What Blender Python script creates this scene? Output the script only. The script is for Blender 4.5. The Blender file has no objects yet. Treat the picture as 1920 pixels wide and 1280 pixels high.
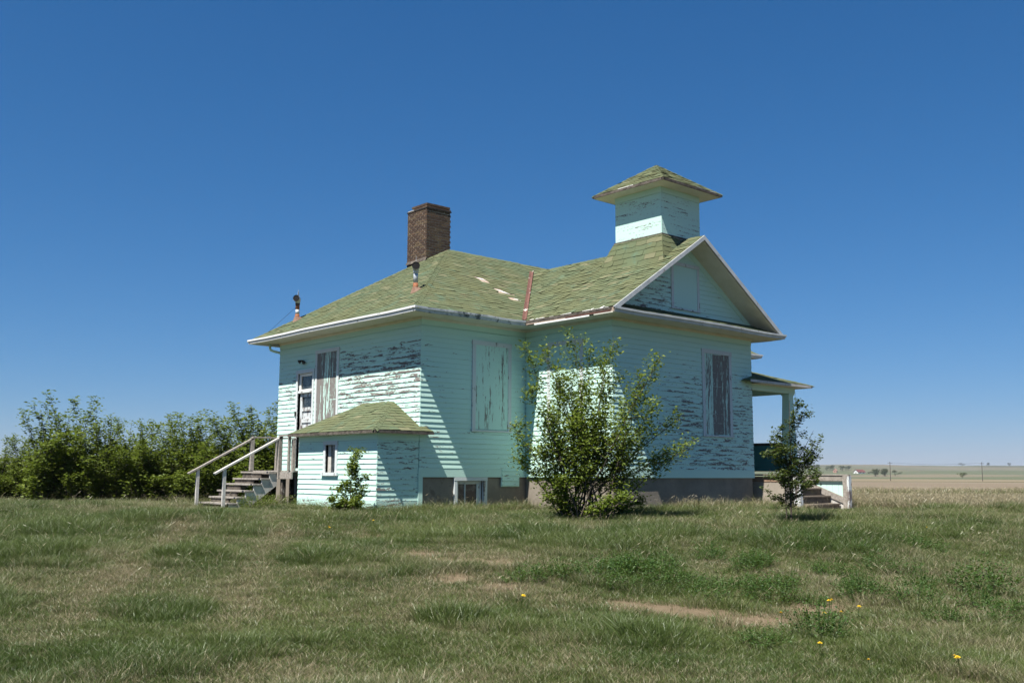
import bpy, bmesh, math, random
import numpy as np
from mathutils import Vector, Matrix
R_ = math.radians
scene = bpy.context.scene
col = scene.collection

# ------------------------------------------------------------------ camera, sky, sun, exposure
CAM = Vector((-13.027, -17.741, 0.836))
FW = Vector((0.65845, 0.74064, 0.13374)); RT = Vector((0.74697, -0.66484, 0.00425)); UP = Vector((-0.09206, -0.09710, 0.99101))
cd = bpy.data.cameras.new('camera'); cam = bpy.data.objects.new('camera', cd); col.objects.link(cam)
cam.matrix_world = Matrix(((RT.x, UP.x, -FW.x, CAM.x), (RT.y, UP.y, -FW.y, CAM.y), (RT.z, UP.z, -FW.z, CAM.z), (0, 0, 0, 1)))
cd.sensor_width = 36; cd.lens = 36 * 1834.49 / 1920; cd.clip_end = 30000; cd.clip_start = 0.1
scene.camera = cam
SUN_DIR = Vector((1, 0.27, -1.82)).normalized()          # direction the light travels
elev = math.asin(-SUN_DIR.z); azim = math.atan2(-SUN_DIR.x, -SUN_DIR.y)   # azimuth of the sun, clockwise from +y
world = bpy.data.worlds.new('World'); scene.world = world; world.use_nodes = True
wt = world.node_tree; bg = wt.nodes['Background']
sky = wt.nodes.new('ShaderNodeTexSky'); sky.sky_type = 'NISHITA'; sky.sun_disc = False
sky.sun_elevation = elev; sky.sun_rotation = azim; sky.altitude = 800; sky.air_density = 1.0; sky.dust_density = 0.1; sky.ozone_density = 2.0
# grade the whole sky towards the photograph's deep film blue (one curve per channel)
sp_ = wt.nodes.new('ShaderNodeSeparateColor'); cb_ = wt.nodes.new('ShaderNodeCombineColor'); wt.links.new(sky.outputs[0], sp_.inputs[0])
for ch, (k_, g_) in enumerate(((1.26, 1.36), (1.04, .87), (1.42, .76))):
    m1 = wt.nodes.new('ShaderNodeMath'); m1.operation = 'MULTIPLY'; m1.inputs[1].default_value = .05; wt.links.new(sp_.outputs[ch], m1.inputs[0])
    m2 = wt.nodes.new('ShaderNodeMath'); m2.operation = 'POWER'; m2.inputs[1].default_value = g_; wt.links.new(m1.outputs[0], m2.inputs[0])
    m3 = wt.nodes.new('ShaderNodeMath'); m3.operation = 'MULTIPLY'; m3.inputs[1].default_value = k_ / .207; wt.links.new(m2.outputs[0], m3.inputs[0]); wt.links.new(m3.outputs[0], cb_.inputs[ch])
wt.links.new(cb_.outputs[0], bg.inputs[0]); bg.inputs[1].default_value = 0.1
sd = bpy.data.lights.new('sun', 'SUN'); sun = bpy.data.objects.new('sun', sd); col.objects.link(sun)
sd.energy = 5.0; sd.angle = R_(0.53); sd.color = (1, 0.955, 0.88)
sun.rotation_euler = SUN_DIR.to_track_quat('-Z', 'Y').to_euler(); sun.location = (-20, -10, 40)
vs = scene.view_settings; vs.view_transform = 'Standard'; vs.look = 'None'; vs.gamma = 1; vs.exposure = 1.05; vs.use_curve_mapping = False
scene.render.engine = 'CYCLES'

# ------------------------------------------------------------------ helpers
rng = random.Random(7); nr = np.random.RandomState(7)

class G:
    """small node-graph helper"""
    def __init__(s, name):
        s.m = bpy.data.materials.new(name); s.m.use_nodes = True; s.t = s.m.node_tree; s.t.nodes.clear()
        s.out = s.t.nodes.new('ShaderNodeOutputMaterial')
    def n(s, typ, ins=None, **kw):
        nd = s.t.nodes.new(typ)
        for k, v in kw.items(): setattr(nd, k, v)
        for k, v in (ins or {}).items(): s.set(nd, k, v)
        return nd
    def set(s, nd, k, v):
        if isinstance(v, bpy.types.NodeSocket): s.t.links.new(v, nd.inputs[k])
        else:
            try: nd.inputs[k].default_value = v
            except (TypeError, ValueError): nd.inputs[k].default_value = (*v, 1)
    def ma(s, op, a, b=0.0, c=None, clamp=False):
        nd = s.n('ShaderNodeMath', {0: a, 1: b}, operation=op, use_clamp=clamp)
        if c is not None: s.set(nd, 2, c)
        return nd.outputs[0]
    def mix(s, f, a, b, bt='MIX'):
        nd = s.n('ShaderNodeMix', data_type='RGBA', blend_type=bt)
        s.set(nd, 0, f); s.set(nd, 6, a); s.set(nd, 7, b); return nd.outputs[2]
    def pos(s):
        sp = s.n('ShaderNodeSeparateXYZ', {0: s.n('ShaderNodeNewGeometry').outputs['Position']}); return sp.outputs
    def comb(s, x, y, z): return s.n('ShaderNodeCombineXYZ', {0: x, 1: y, 2: z}).outputs[0]
    def noise(s, v, sc=1.0, det=4, ro=.55): 
        nd = s.n('ShaderNodeTexNoise', {'Scale': sc, 'Detail': det, 'Roughness': ro})
        if v is not None: s.set(nd, 'Vector', v)
        return nd.outputs[0]
    def ss(s, v, a, b):
        return s.n('ShaderNodeMapRange', {0: v, 1: a, 2: b, 3: 0.0, 4: 1.0}, interpolation_type='SMOOTHSTEP').outputs[0]
    def attr(s, name, typ='GEOMETRY'): return s.n('ShaderNodeAttribute', attribute_name=name, attribute_type=typ).outputs
    def rnd(s): return s.n('ShaderNodeObjectInfo').outputs['Random']
    def bsdf(s, colr, rough=.8, spec=.2, bump=None, bd=.01, bs=.5, metal=0.0):
        b = s.n('ShaderNodeBsdfPrincipled', {'Base Color': colr, 'Roughness': rough, 'Metallic': metal})
        b.inputs['Specular IOR Level'].default_value = spec
        if bump is not None:
            bn = s.n('ShaderNodeBump', {'Height': bump, 'Distance': bd, 'Strength': bs}); s.t.links.new(bn.outputs[0], b.inputs['Normal'])
        s.t.links.new(b.outputs[0], s.out.inputs[0]); return b

def m_paint(name, vertical=False, wear0=0.0, woods=((.075, .062, .058), (.26, .225, .205)), zf=1.1, paint=(.47, .685, .60), paint2=(.525, .73, .655), scale=1.0, chalk=.12):
    """old oil paint flaking off weathered wood; attribute 'wear' says how far gone, 'vf' the height on the board"""
    g = G(name); x, y, z = g.pos(); al = g.ma('ADD', x, y); r = g.rnd()
    w = g.ma('ADD', g.attr('wear')[2], wear0); vf = g.attr('vf')[2]
    ro = g.ma('MULTIPLY', r, 37.0)
    if vertical:
        v1 = g.comb(g.ma('MULTIPLY', al, 8 * scale), ro, g.ma('MULTIPLY', z, zf)); v2 = g.comb(g.ma('MULTIPLY', al, 60), ro, g.ma('MULTIPLY', z, 7))
        vg = g.comb(g.ma('MULTIPLY', al, 90), ro, g.ma('MULTIPLY', z, 2))
    else:
        v1 = g.comb(g.ma('MULTIPLY', al, 1.15 * scale), ro, g.ma('MULTIPLY', z, 9)); v2 = g.comb(g.ma('MULTIPLY', al, 14), ro, g.ma('MULTIPLY', z, 55))
        vg = g.comb(g.ma('MULTIPLY', al, 2.5), ro, g.ma('MULTIPLY', z, 110))
    n1 = g.noise(v1, 2.0, 6, .66); n2 = g.noise(v2, 1.0, 3, .6)
    v = g.ma('ADD', n1, g.ma('MULTIPLY', g.ma('SUBTRACT', n2, .5), .42))
    v = g.ma('ADD', v, g.ma('MULTIPLY', g.ma('SUBTRACT', w, .5), .46))
    if not vertical: v = g.ma('ADD', v, g.ma('MULTIPLY', g.ma('SUBTRACT', .45, vf), .10))
    mask = g.ss(v, .60, .645)
    gr = g.noise(vg, 1.0, 4, .6)
    wood = g.mix(gr, *woods)
    pn = g.noise(g.comb(g.ma('MULTIPLY', al, .6), ro, g.ma('MULTIPLY', z, 1.3)), 1.5, 4, .6)
    pc = g.mix(pn, paint, paint2)
    chk = g.ss(g.noise(v2, 2.3, 4, .7), .50, .80)
    pc = g.mix(g.ma('MULTIPLY', chk, chalk), pc, (.30, .42, .38))
    c = g.mix(mask, pc, wood)
    h = g.ma('ADD', g.ma('MULTIPLY', g.ma('SUBTRACT', 1.0, mask), 1.0), g.ma('MULTIPLY', g.ma('MULTIPLY', gr, mask), .6))
    g.bsdf(c, .72, .18, h, .003, .7); return g.m

def m_simple(name, c1, c2, sc=8.0, rough=.85, det=5, bd=.004, c3=None, t3=(.62, .72), sc3=2.0, metal=0.0, spec=.2, stretch=(1, 1, 1)):
    g = G(name); P = g.n('ShaderNodeTexCoord').outputs['Object'] if stretch == 'obj' else g.n('ShaderNodeNewGeometry').outputs['Position']
    if stretch not in ((1, 1, 1), 'obj'): P = g.n('ShaderNodeMapping', {'Vector': P, 'Scale': stretch}).outputs[0]
    P = g.n('ShaderNodeVectorMath', {0: P, 1: g.comb(g.ma('MULTIPLY', g.rnd(), 19.0), 0.0, 0.0)}, operation='ADD').outputs[0]
    nz = g.noise(P, sc, det, .65); c = g.mix(g.ss(nz, .3, .7), c1, c2)
    if c3: c = g.mix(g.ss(g.noise(P, sc3, 6, .7), *t3), c, c3)
    g.bsdf(c, rough, spec, nz, bd, .6, metal); return g.m

M = {}
M['mint'] = m_paint('mint_paint')
M['mint_v'] = m_paint('mint_paint_vertical', True)
M['mint_t'] = m_paint('mint_paint_plywood', False, -.08, scale=.5, chalk=.6)
M['mint_p'] = m_paint('mint_paint_boards', True, scale=1.0, zf=.55, woods=((.095, .085, .078), (.29, .27, .25)))
M['trim'] = m_paint('pale_trim_paint', True, .18, paint=(.50, .54, .55), paint2=(.60, .63, .62), scale=.5)
M['teal_shaded'] = m_paint('shaded_teal_paint', False, -.1, paint=(.06, .19, .18), paint2=(.07, .21, .20))  # the house's shade on the porch half wall is darkened into this colour
M['white'] = m_paint('white_paint', False, .02, paint=(.70, .70, .66), paint2=(.76, .75, .72))
M['cream'] = m_simple('soffit_paint', (.58, .56, .48), (.66, .64, .57), 3, .8, 5, .002, (.20, .15, .09), (.66, .80), 3.5)
M['gutter'] = m_simple('gutter_metal', (.62, .63, .64), (.74, .74, .73), 5, .5, 4, .001, (.12, .13, .13), (.60, .72), 5, 0, .4)
M['gutter_m'] = m_simple('gutter_metal_dull', (.42, .44, .44), (.55, .56, .55), 4, .55, 5, .001, (.20, .19, .17), (.58, .70), 5, 0, .35)
M['gutter_d'] = m_simple('gutter_metal_stained', (.40, .44, .46), (.58, .60, .60), 5, .55, 5, .001, (.06, .075, .085), (.48, .62), 3.0, 0, .35)
M['wood'] = m_simple('grey_weathered_wood', (.20, .18, .155), (.34, .31, .275), 6, .9, 6, .003, (.11, .095, .08), (.6, .72), 4, stretch=(3, 3, 3))
M['wood_w'] = m_simple('whitewashed_weathered_wood', (.42, .40, .37), (.56, .54, .50), 7, .9, 6, .003, (.25, .22, .19), (.55, .68), 5)
M['wood_d'] = m_simple('dark_rotten_wood', (.05, .042, .035), (.14, .12, .10), 8, .9, 6, .004, (.30, .28, .25), (.62, .7), 6)
M['wood_b'] = m_simple('brown_timber', (.16, .10, .065), (.28, .19, .13), 6, .9, 6, .003)
M['tread'] = m_simple('mossy_step_plank', (.09, .075, .06), (.17, .14, .11), 7, .9, 6, .004, (.26, .22, .07), (.62, .72), 4)
M['concrete'] = m_simple('old_concrete', (.185, .16, .13), (.25, .22, .18), 2.2, .92, 8, .01, (.14, .12, .10), (.60, .68), 1.1)
M['concrete_l'] = m_simple('pale_concrete', (.27, .235, .19), (.33, .29, .24), 2.5, .92, 8, .008)
M['galv'] = m_simple('galvanised_metal', (.38, .41, .44), (.52, .55, .57), 12, .45, 4, .001, (.20, .12, .08), (.70, .76), 6, .3, .5)
M['rust'] = m_simple('rusted_metal', (.17, .06, .03), (.30, .13, .07), 14, .85, 6, .002)
M['flash'] = m_simple('rusted_flashing', (.105, .05, .04), (.145, .075, .058), 5, .8, 5, .001, (.62, .60, .55), (.62, .66), 4)
M['flash_b'] = m_simple('rusty_base_flashing', (.15, .078, .052), (.23, .155, .115), 8, .7, 5, .001)
M['paper'] = m_simple('torn_white_underlay', (.66, .66, .63), (.78, .78, .75), 9, .8)
M['felt'] = m_simple('bare_roof_board', (.30, .22, .17), (.45, .37, .30), 10, .9, 5, .002, (.08, .07, .06), (.6, .7), 6)
M['sheath'] = m_simple('dark_sheathing', (.06, .055, .05), (.09, .08, .07), 6, .95)
M['mortar'] = m_simple('pale_mortar', (.44, .38, .30), (.56, .50, .41), 12, .95, 5, .003)
M['dark'] = m_simple('dark_interior', (.012, .012, .013), (.02, .02, .02), 3, .95)
M['iron'] = m_simple('black_iron', (.02, .02, .02), (.05, .045, .04), 10, .7)
def brick_mat():
    g = G('brown_brick'); r = g.rnd(); nz = g.noise(g.n('ShaderNodeNewGeometry').outputs['Position'], 30, 5, .7)
    c = g.n('ShaderNodeValToRGB', {0: r}); e = c.color_ramp.elements
    e[0].color = (.062, .042, .032, 1); e[1].color = (.125, .080, .052, 1)
    k = e.new(.5); k.color = (.09, .058, .040, 1); k = e.new(.8); k.color = (.135, .10, .06, 1)
    cc = g.mix(g.ss(nz, .35, .75), c.outputs[0], (.06, .042, .035)); g.bsdf(cc, .92, .1, nz, .004, .8); return g.m
M['brick'] = brick_mat()
def shingle_mat():
    g = G('green_asphalt_shingle'); x, y, z = g.pos(); P = g.comb(x, y, z); t = g.attr('tint')[2]
    big = g.noise(P, .8, 4, .6); mid = g.noise(P, 2.6, 5, .65); fine = g.noise(P, 90, 3, .7)
    c = g.mix(g.ss(big, .35, .65), (.112, .122, .062), (.099, .126, .071))
    c = g.mix(g.ma('MULTIPLY', g.ss(mid, .54, .70), .75), c, (.095, .150, .102))
    c = g.mix(g.ma('MULTIPLY', g.ss(g.noise(P, 1.7, 5, .7), .60, .74), .7), c, (.185, .152, .088))
    c = g.mix(g.ma('MULTIPLY', t, .42), c, (.080, .088, .050)); c = g.mix(g.ss(t, .88, .98), c, (.15, .15, .088))
    c = g.mix(g.ma('MULTIPLY', g.ss(fine, .45, .75), .22), c, (.19, .19, .14))
    g.bsdf(c, .95, .06, fine, .002, .5); return g.m
M['shingle'] = shingle_mat()
def glass_mat():
    g = G('dusty_window_glass'); b = g.bsdf((.035, .045, .05), .08, .6)
    nz = g.noise(g.n('ShaderNodeNewGeometry').outputs['Position'], 6, 4, .6); g.set(b, 'Base Color', g.mix(g.ss(nz, .45, .8), (.02, .026, .03), (.16, .18, .18)))
    g.set(b, 'Roughness', g.ma('ADD', .06, g.ma('MULTIPLY', nz, .2))); return g.m
M['glass'] = glass_mat()

class MB:
    """mesh collector with optional point attributes"""
    def __init__(s): s.v = []; s.f = []; s.a = {}; s.mi = []
    def add(s, vs, fs, **at):
        o = len(s.v); s.v += [tuple(v) for v in vs]; s.f += [tuple(i + o for i in f) for f in fs]
        for k, val in at.items():
            L = s.a.setdefault(k, []); L += [0.0] * (o - len(L)); L += (list(val) if hasattr(val, '__len__') else [val] * len(vs))
        return s
    def box(s, x0, x1, y0, y1, z0, z1, **at):
        v = [(x0, y0, z0), (x1, y0, z0), (x1, y1, z0), (x0, y1, z0), (x0, y0, z1), (x1, y0, z1), (x1, y1, z1), (x0, y1, z1)]
        return s.add(v, [(0, 3, 2, 1), (4, 5, 6, 7), (0, 1, 5, 4), (1, 2, 6, 5), (2, 3, 7, 6), (3, 0, 4, 7)], **at)
    def prism(s, poly, d):
        """extrude a 3d polygon by vector d"""
        n = len(poly); v = [Vector(q) for q in poly]; v2 = [q + Vector(d) for q in v]
        return s.add(v + v2, [tuple(range(n))[::-1], tuple(range(n, 2 * n))] + [(i, (i + 1) % n, (i + 1) % n + n, i + n) for i in range(n)])
    def bar(s, p, q, w, h, up=(0, 0, 1)):
        p, q = Vector(p), Vector(q); d = (q - p).normalized(); sd_ = d.cross(Vector(up))
        if sd_.length < 1e-4: sd_ = Vector((1, 0, 0))
        sd_.normalize(); u = sd_.cross(d)
        c = [p + sd_ * (a * w / 2) + u * (b * h / 2) for a, b in ((-1, -1), (1, -1), (1, 1), (-1, 1))]
        return s.prism(c, q - p)
    def tube(s, pts, rad, k=8, cap=True):
        pts = [Vector(q) for q in pts]; rad = rad if hasattr(rad, '__len__') else [rad] * len(pts); rings = []
        ref = Vector((0, 0, 1)) if abs((pts[1] - pts[0]).normalized().z) < .9 else Vector((1, 0, 0))
        for i, q in enumerate(pts):
            d = (pts[min(i + 1, len(pts) - 1)] - pts[max(i - 1, 0)]).normalized(); a = d.cross(ref).normalized(); b = d.cross(a)
            rings.append([q + (a * math.cos(2 * math.pi * j / k) + b * math.sin(2 * math.pi * j / k)) * rad[i] for j in range(k)])
        f = [(i * k + j, i * k + (j + 1) % k, (i + 1) * k + (j + 1) % k, (i + 1) * k + j) for i in range(len(pts) - 1) for j in range(k)]
        if cap: f += [tuple(range(k)), tuple(range((len(pts) - 1) * k, len(pts) * k))[::-1]]
        return s.add([v for r in rings for v in r], f)
    def mesh(s, name, mat=None, fix=True, smooth=False):
        me = bpy.data.meshes.new(name); me.from_pydata(s.v, [], s.f)
        for k, L in s.a.items():
            L += [0.0] * (len(s.v) - len(L)); me.attributes.new(k, 'FLOAT', 'POINT').data.foreach_set('value', L)
        if fix:
            bm = bmesh.new(); bm.from_mesh(me); bmesh.ops.recalc_face_normals(bm, faces=bm.faces); bm.to_mesh(me); bm.free()
        if smooth: me.polygons.foreach_set('use_smooth', [True] * len(me.polygons))
        if mat: me.materials.append(M[mat] if isinstance(mat, str) else mat)
        me.update(); return me
    def build(s, name, mat, parent=None, smooth=False, bevel=0, kind=None, fix=True):
        o = bpy.data.objects.new(name, s.mesh(name, mat, fix, smooth)); col.objects.link(o); o.parent = parent
        if bevel: b = o.modifiers.new('bevel', 'BEVEL'); b.width = bevel; b.segments = 2; b.limit_method = 'ANGLE'
        if kind: o['kind'] = kind
        return o
def obj(name, me, parent=None):
    o = bpy.data.objects.new(name, me); col.objects.link(o); o.parent = parent; return o
def thing(name, label, cat, loc=(0, 0, 0), group=None):
    o = bpy.data.objects.new(name, None); col.objects.link(o); o.location = loc; o.empty_display_size = .3
    o['label'] = label; o['category'] = cat
    if group: o['group'] = group
    return o
def tag(o, label, cat, group=None):
    o['label'] = label; o['category'] = cat
    if group: o['group'] = group
    return o
def box(name, mat, parent, *a, bevel=0, **kw): return MB().box(*a, **kw).build(name, mat, parent, bevel=bevel)

# numpy value noise
def vnoise(x, y, seed=0):
    xi = np.floor(x).astype(np.int64); yi = np.floor(y).astype(np.int64); fx = x - xi; fy = y - yi
    def h(a, b):
        n = (a * 374761393 + b * 668265263 + seed * 974634777) & 0x7fffffff
        n = ((n ^ (n >> 13)) * 1274126177) & 0x7fffffff
        return ((n ^ (n >> 16)) & 0xffff) / 65535.0
    u = fx * fx * (3 - 2 * fx); v = fy * fy * (3 - 2 * fy)
    return (h(xi, yi) * (1 - u) + h(xi + 1, yi) * u) * (1 - v) + (h(xi, yi + 1) * (1 - u) + h(xi + 1, yi + 1) * u) * v
def fbm(x, y, seed=0, o=4):
    t = 0; a = .5; s = 0
    for i in range(o): t = t + a * vnoise(x * 2 ** i, y * 2 ** i, seed + i); s += a; a *= .5
    return t / s
def sstep(a, b, x):
    t = np.clip((x - a) / (b - a), 0, 1); return t * t * (3 - 2 * t)
FH = Vector((FW.x, FW.y, 0)).normalized(); RH = Vector((FH.y, -FH.x, 0))
def ts(x, y):
    dx = x - CAM.x; dy = y - CAM.y
    return dx * FH.x + dy * FH.y, dx * RH.x + dy * RH.y
def ground_z(x, y):
    x = np.asarray(x, float); y = np.asarray(y, float); t, s = ts(x, y)
    z = -.78 + .78 * sstep(4.0, 22.5, t)
    z = z + (fbm(x * .45, y * .45, 3) - .5) * .16 * sstep(34, 20, t) * sstep(0, 6, t)
    z = z + .10 * np.exp(-((t - 15.5) / 1.6) ** 2) * sstep(0, 4, s) * sstep(12, 6, s)       # low bank on the right
    z = z - .17 * np.exp(-(((x - 9.9) / 1.7) ** 2 + ((y + 5.3) / 1.5) ** 2))                    # worn hollow before the porch steps
    z = z - .004 * np.clip(t - 30, 0, 500) * sstep(-5, 15, s)
    hill = (30 + (fbm(s / 700 + 3.3, t / 700 + 7.7, 11, 4) - .5) * 50) * sstep(1000, 3300, t) + (fbm(s / 300, t / 300, 5, 3) - .35) * 14 * sstep(700, 1500, t)
    return z + hill

# ------------------------------------------------------------------ schoolhouse
ZB = 0.75                     # bottom of the siding above the ground at the wall
a_, b_, c_, L_, W_ = 3.203, 8.531, 2.890, 6.514, 11.734
xm = (a_ + b_) / 2; HS = 3.60; RV = .1143
EO = .60; ZE = 4.45; PT = .65                     # roof overhang, eave height, pitch
house = thing('schoolhouse', 'weathered mint green clapboard schoolhouse with square tower, brick chimney and boarded windows', 'schoolhouse')

def grid_panel(O, e, n, s0, s1, z0, z1, holes, th):
    """slab with rectangular openings, outer face on the wall plane"""
    mb = MB(); ss_ = sorted({s0, s1, *[h[0] for h in holes], *[h[1] for h in holes]}); zs = sorted({z0, z1, *[h[2] for h in holes], *[h[3] for h in holes]})
    O, e, n = Vector(O), Vector(e), Vector(n)
    for i in range(len(ss_) - 1):
        for j in range(len(zs) - 1):
            cs, cz = (ss_[i] + ss_[i + 1]) / 2, (zs[j] + zs[j + 1]) / 2
            if any(h[0] < cs < h[1] and h[2] < cz < h[3] for h in holes): continue
            q = [O + e * ss_[i + k] + Vector((0, 0, zs[j + l])) for k, l in ((0, 0), (1, 0), (1, 1), (0, 1))]
            mb.prism(q, -n * th)
    return mb

def clapboards(par, O, e, n, s0, s1, z0, z1, wear, holes=(), mat='mint', top=None, seed=0):
    """one object per clapboard: wedge boards lapped upward; top(z) may return a narrower span (gables)"""
    rg = random.Random(seed); O, e, n = Vector(O), Vector(e), Vector(n); z = z0
    while z < z1 - .02:
        zt = min(z + RV, z1); spans = [(s0, s1)]
        if top: spans = [top(z, zt)]
        for h in holes:
            if h[2] < zt - .01 and h[3] > z + .01:
                spans = [q for p_ in spans for q in ((p_[0], min(p_[1], h[0])), (max(p_[0], h[1]), p_[1])) if q[1] - q[0] > .03]
        for (p0, p1) in spans:
            if p1 - p0 < .06: continue
            k = max(2, int((p1 - p0) / .22)); mb = MB(); v = []; w = []; vf = []; tb = .0185 + rg.uniform(-.002, .002); tw = rg.uniform(-.002, .002)
            ph = rg.uniform(0, 6)
            for i in range(k + 1):
                t = i / k; sx = p0 + (p1 - p0) * t; wv = .0012 * math.sin(ph + sx * 2.3); dz = tw * (t - .5) + .0010 * math.sin(ph * 2 + sx * 1.7)
                sx2 = sx
                if top and i in (0, k): sa, sb = top(zt, zt); sx2 = sa if i == 0 else sb
                for (q, dd, zz, f) in ((sx, 0, z + dz, 0), (sx, tb + wv, z + dz, 0), (sx2, .0035, zt - .0006 + dz, 1), (sx2, 0, zt - .0006 + dz, 1)):
                    v.append(O + e * q + n * dd + Vector((0, 0, zz))); w.append(wear(q, zz)); vf.append(f)
            fs = []
            for i in range(k):
                o = i * 4; fs += [(o + j, o + (j + 1) % 4, o + 4 + (j + 1) % 4, o + 4 + j) for j in range(4)]
            fs += [(0, 1, 2, 3), (k * 4 + 3, k * 4 + 2, k * 4 + 1, k * 4)]
            mb.add(v, fs, wear=w, vf=vf); mb.build('clapboard', mat, par)
        z += RV

def flat(name, mat, par, O, e, n, s0, s1, z0, z1, d0, d1, wear=0.0, bevel=.003):
    """board lying on a wall plane: s along, z up, d out"""
    O, e, n = Vector(O), Vector(e), Vector(n)
    k = max(1, int((s1 - s0) / .3)) if wear else 1; mb = MB(); v = []; f = []
    for i in range(k + 1):
        q = s0 + (s1 - s0) * i / k
        for dd, zz in ((d0, z0), (d1, z0), (d1, z1), (d0, z1)): v.append(O + e * q + n * dd + Vector((0, 0, zz)))
    for i in range(k):
        o = i * 4; f += [(o + j, o + (j + 1) % 4, o + 4 + (j + 1) % 4, o + 4 + j) for j in range(4)]
    f += [(0, 1, 2, 3), (k * 4 + 3, k * 4 + 2, k * 4 + 1, k * 4)]
    mb.add(v, f, wear=wear, vf=.5); return mb.build(name, mat, par, bevel=bevel)

def boarded(par, O, e, n, s0, s1, z0, z1, wears, cw=.105, seed=0):
    """window closed with painted vertical boards inside a flat casing"""
    rg = random.Random(seed)
    w = bpy.data.objects.new('boarded_window', None); col.objects.link(w); w.parent = par; w.empty_display_size = .1
    k = len(wears); ws = (s1 - s0 - 2 * cw + .02) / k
    for i, wr in enumerate(wears):
        flat('board', 'mint_p', w, O, e, n, s0 + cw - .01 + i * ws, s0 + cw - .01 + (i + 1) * ws - .004, z0 + .02, z1 - cw + .01, .001, .021 + rg.uniform(-.003, .003), wr)
    flat('casing', 'trim', w, O, e, n, s0, s0 + cw, z0, z1 - cw - .002, .0005, .034, .25)
    flat('casing', 'trim', w, O, e, n, s1 - cw, s1, z0, z1 - cw - .002, .0005, .033, .25)
    flat('head_casing', 'trim', w, O, e, n, s0 - .012, s1 + .012, z1 - cw, z1, .0005, .038, .2)
    flat('sill', 'trim', w, O, e, n, s0 - .02, s1 + .02, z0 - .04, z0 - .002, .0005, .05, .3)
    return w

def mkwall(name, O, e, n, s0, s1, wear, holes=(), ext=(0, 0), seed=0, z0=ZB, z1=ZB + HS, boards=True, th=.1, fr=.17, wt_=.2):
    w = grid_panel(O, e, n, s0 + .004, s1 - .004, z0, z1, holes, th).build('wall', 'sheath' if boards else 'mint', house)
    if boards:
        flat('water_table', 'mint', w, O, e, n, s0 - ext[0], s1 + ext[1], z0, z0 + wt_, .0008, .016, .32)
        clapboards(w, O, e, n, s0 - ext[0] * .8, s1 + ext[1] * .8, z0 + wt_ + .001, z1 - fr - .001, wear, holes, seed=seed)
        flat('frieze_board', 'mint', w, O, e, n, s0 - ext[0] * .9, s1 + ext[1] * .9, z1 - fr, z1 - .002, .0008, .02, .06)
    return w
def ramp(x, a, b): return float(np.clip((x - a) / (b - a), 0, 1))
def bump(x, c, w): return math.exp(-((x - c) / w) ** 2)
def wear_A(s, z):
    z -= ZB; w = .38 + .33 * (s < 3.5) * bump(z, 2.2, 1.1) + .26 * (s > 5.4) * bump(z, 2.2, .5) + .12 * bump(s, .4, .8) * bump(z, 2.7, .5)
    return w - .25 * ramp(z, 3.0, 3.3)
def wear_B(s, z): z -= ZB; return .31 + .14 * (1 - ramp(s, .3, 1.6)) + .05 * bump(z, .8, .6) - .2 * ramp(z, 2.9, 3.3)
def wear_C(s, z): return .30
def wear_D(s, z):
    z -= ZB; w = .40 + .27 * ramp(s, 1.2, 2.2) * bump(z, 1.4, 1.3) + .10 * bump(z, .4, .4)
    return w - .26 * ramp(z, 2.6, 3.2)
XA, XB = Vector((0, 0, 0)), Vector((0, 0, 0))
ex, ey = (1, 0, 0), (0, 1, 0); mx_, my_ = (-1, 0, 0), (0, -1, 0)
DOOR = (4.71, 5.46, ZB + .17, ZB + 2.69)
wA = mkwall('wall', (0, 0, 0), ey, mx_, 0, L_, wear_A, [DOOR], (0, 0.012), 1)
wB = mkwall('wall', (0, 0, 0), ex, my_, 0, a_, wear_B, [], (0.012, -.016), 2)
wC = mkwall('wall', (a_, -c_, 0), ey, mx_, 0, c_, wear_C, [], (0, -.016), 3)
wD = mkwall('wall', (a_, -c_, 0), ex, my_, 0, b_ - a_, wear_D, [], (0.012, .012), 4)
mkwall('wall', (b_, -c_, 0), ey, ex, 0, c_, None, boards=False)
mkwall('wall', (b_, 0, 0), ex, my_, 0, W_ - b_, None, boards=False)
mkwall('wall', (W_, 0, 0), ey, ex, 0, L_, None, boards=False)
mkwall('wall', (0, L_, 0), ex, ey, .1, W_ - .1, None, boards=False)
# foundation with the basement window opening
BW = (1.0, 1.98, ZB - .72, ZB + .0)
for O, e, n, s1, hl in (((.03, .03, 0), ex, my_, a_, [(BW[0] + .06, BW[1] - .12, -.3, BW[3] - .06)]), ((a_ + .03, -c_ + .03, 0), ey, mx_, c_, []), ((a_ + .03, -c_ + .03, 0), ex, my_, b_ - a_ - .06, []),
                        ((.03, .03, 0), ey, mx_, L_, []), ((b_ - .03, -c_ + .03, 0), ey, ex, c_, []), ((b_, .03, 0), ex, my_, W_ - b_, []), ((W_ - .03, 0, 0), ey, ex, L_, []), ((0, L_ - .03, 0), ex, ey, W_, [])):
    o = grid_panel(O, e, n, .002, s1 - .002, -.6, ZB + .01, hl, .2).build('foundation', 'concrete', house)
# windows closed with boards
for args in (((0, 0, 0), ey, mx_, 3.43, 4.575, ZB + 1.10, ZB + 3.235, (.95, .88, .98), .09, 1), ((0, 0, 0), ex, my_, 1.481, 2.706, ZB + 1.10, ZB + 3.21, (.55,), .105, 2),
             ((a_, -c_, 0), ey, mx_, .90, 2.10, ZB + 1.10, ZB + 3.21, (.32,), .105, 3), ((a_, -c_, 0), ex, my_, 3.23, 4.44, ZB + 1.05, ZB + 3.18, (.70, .98, .88), .105, 4)):
    boarded(house, *args[:8], args[8], seed=args[9])
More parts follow.
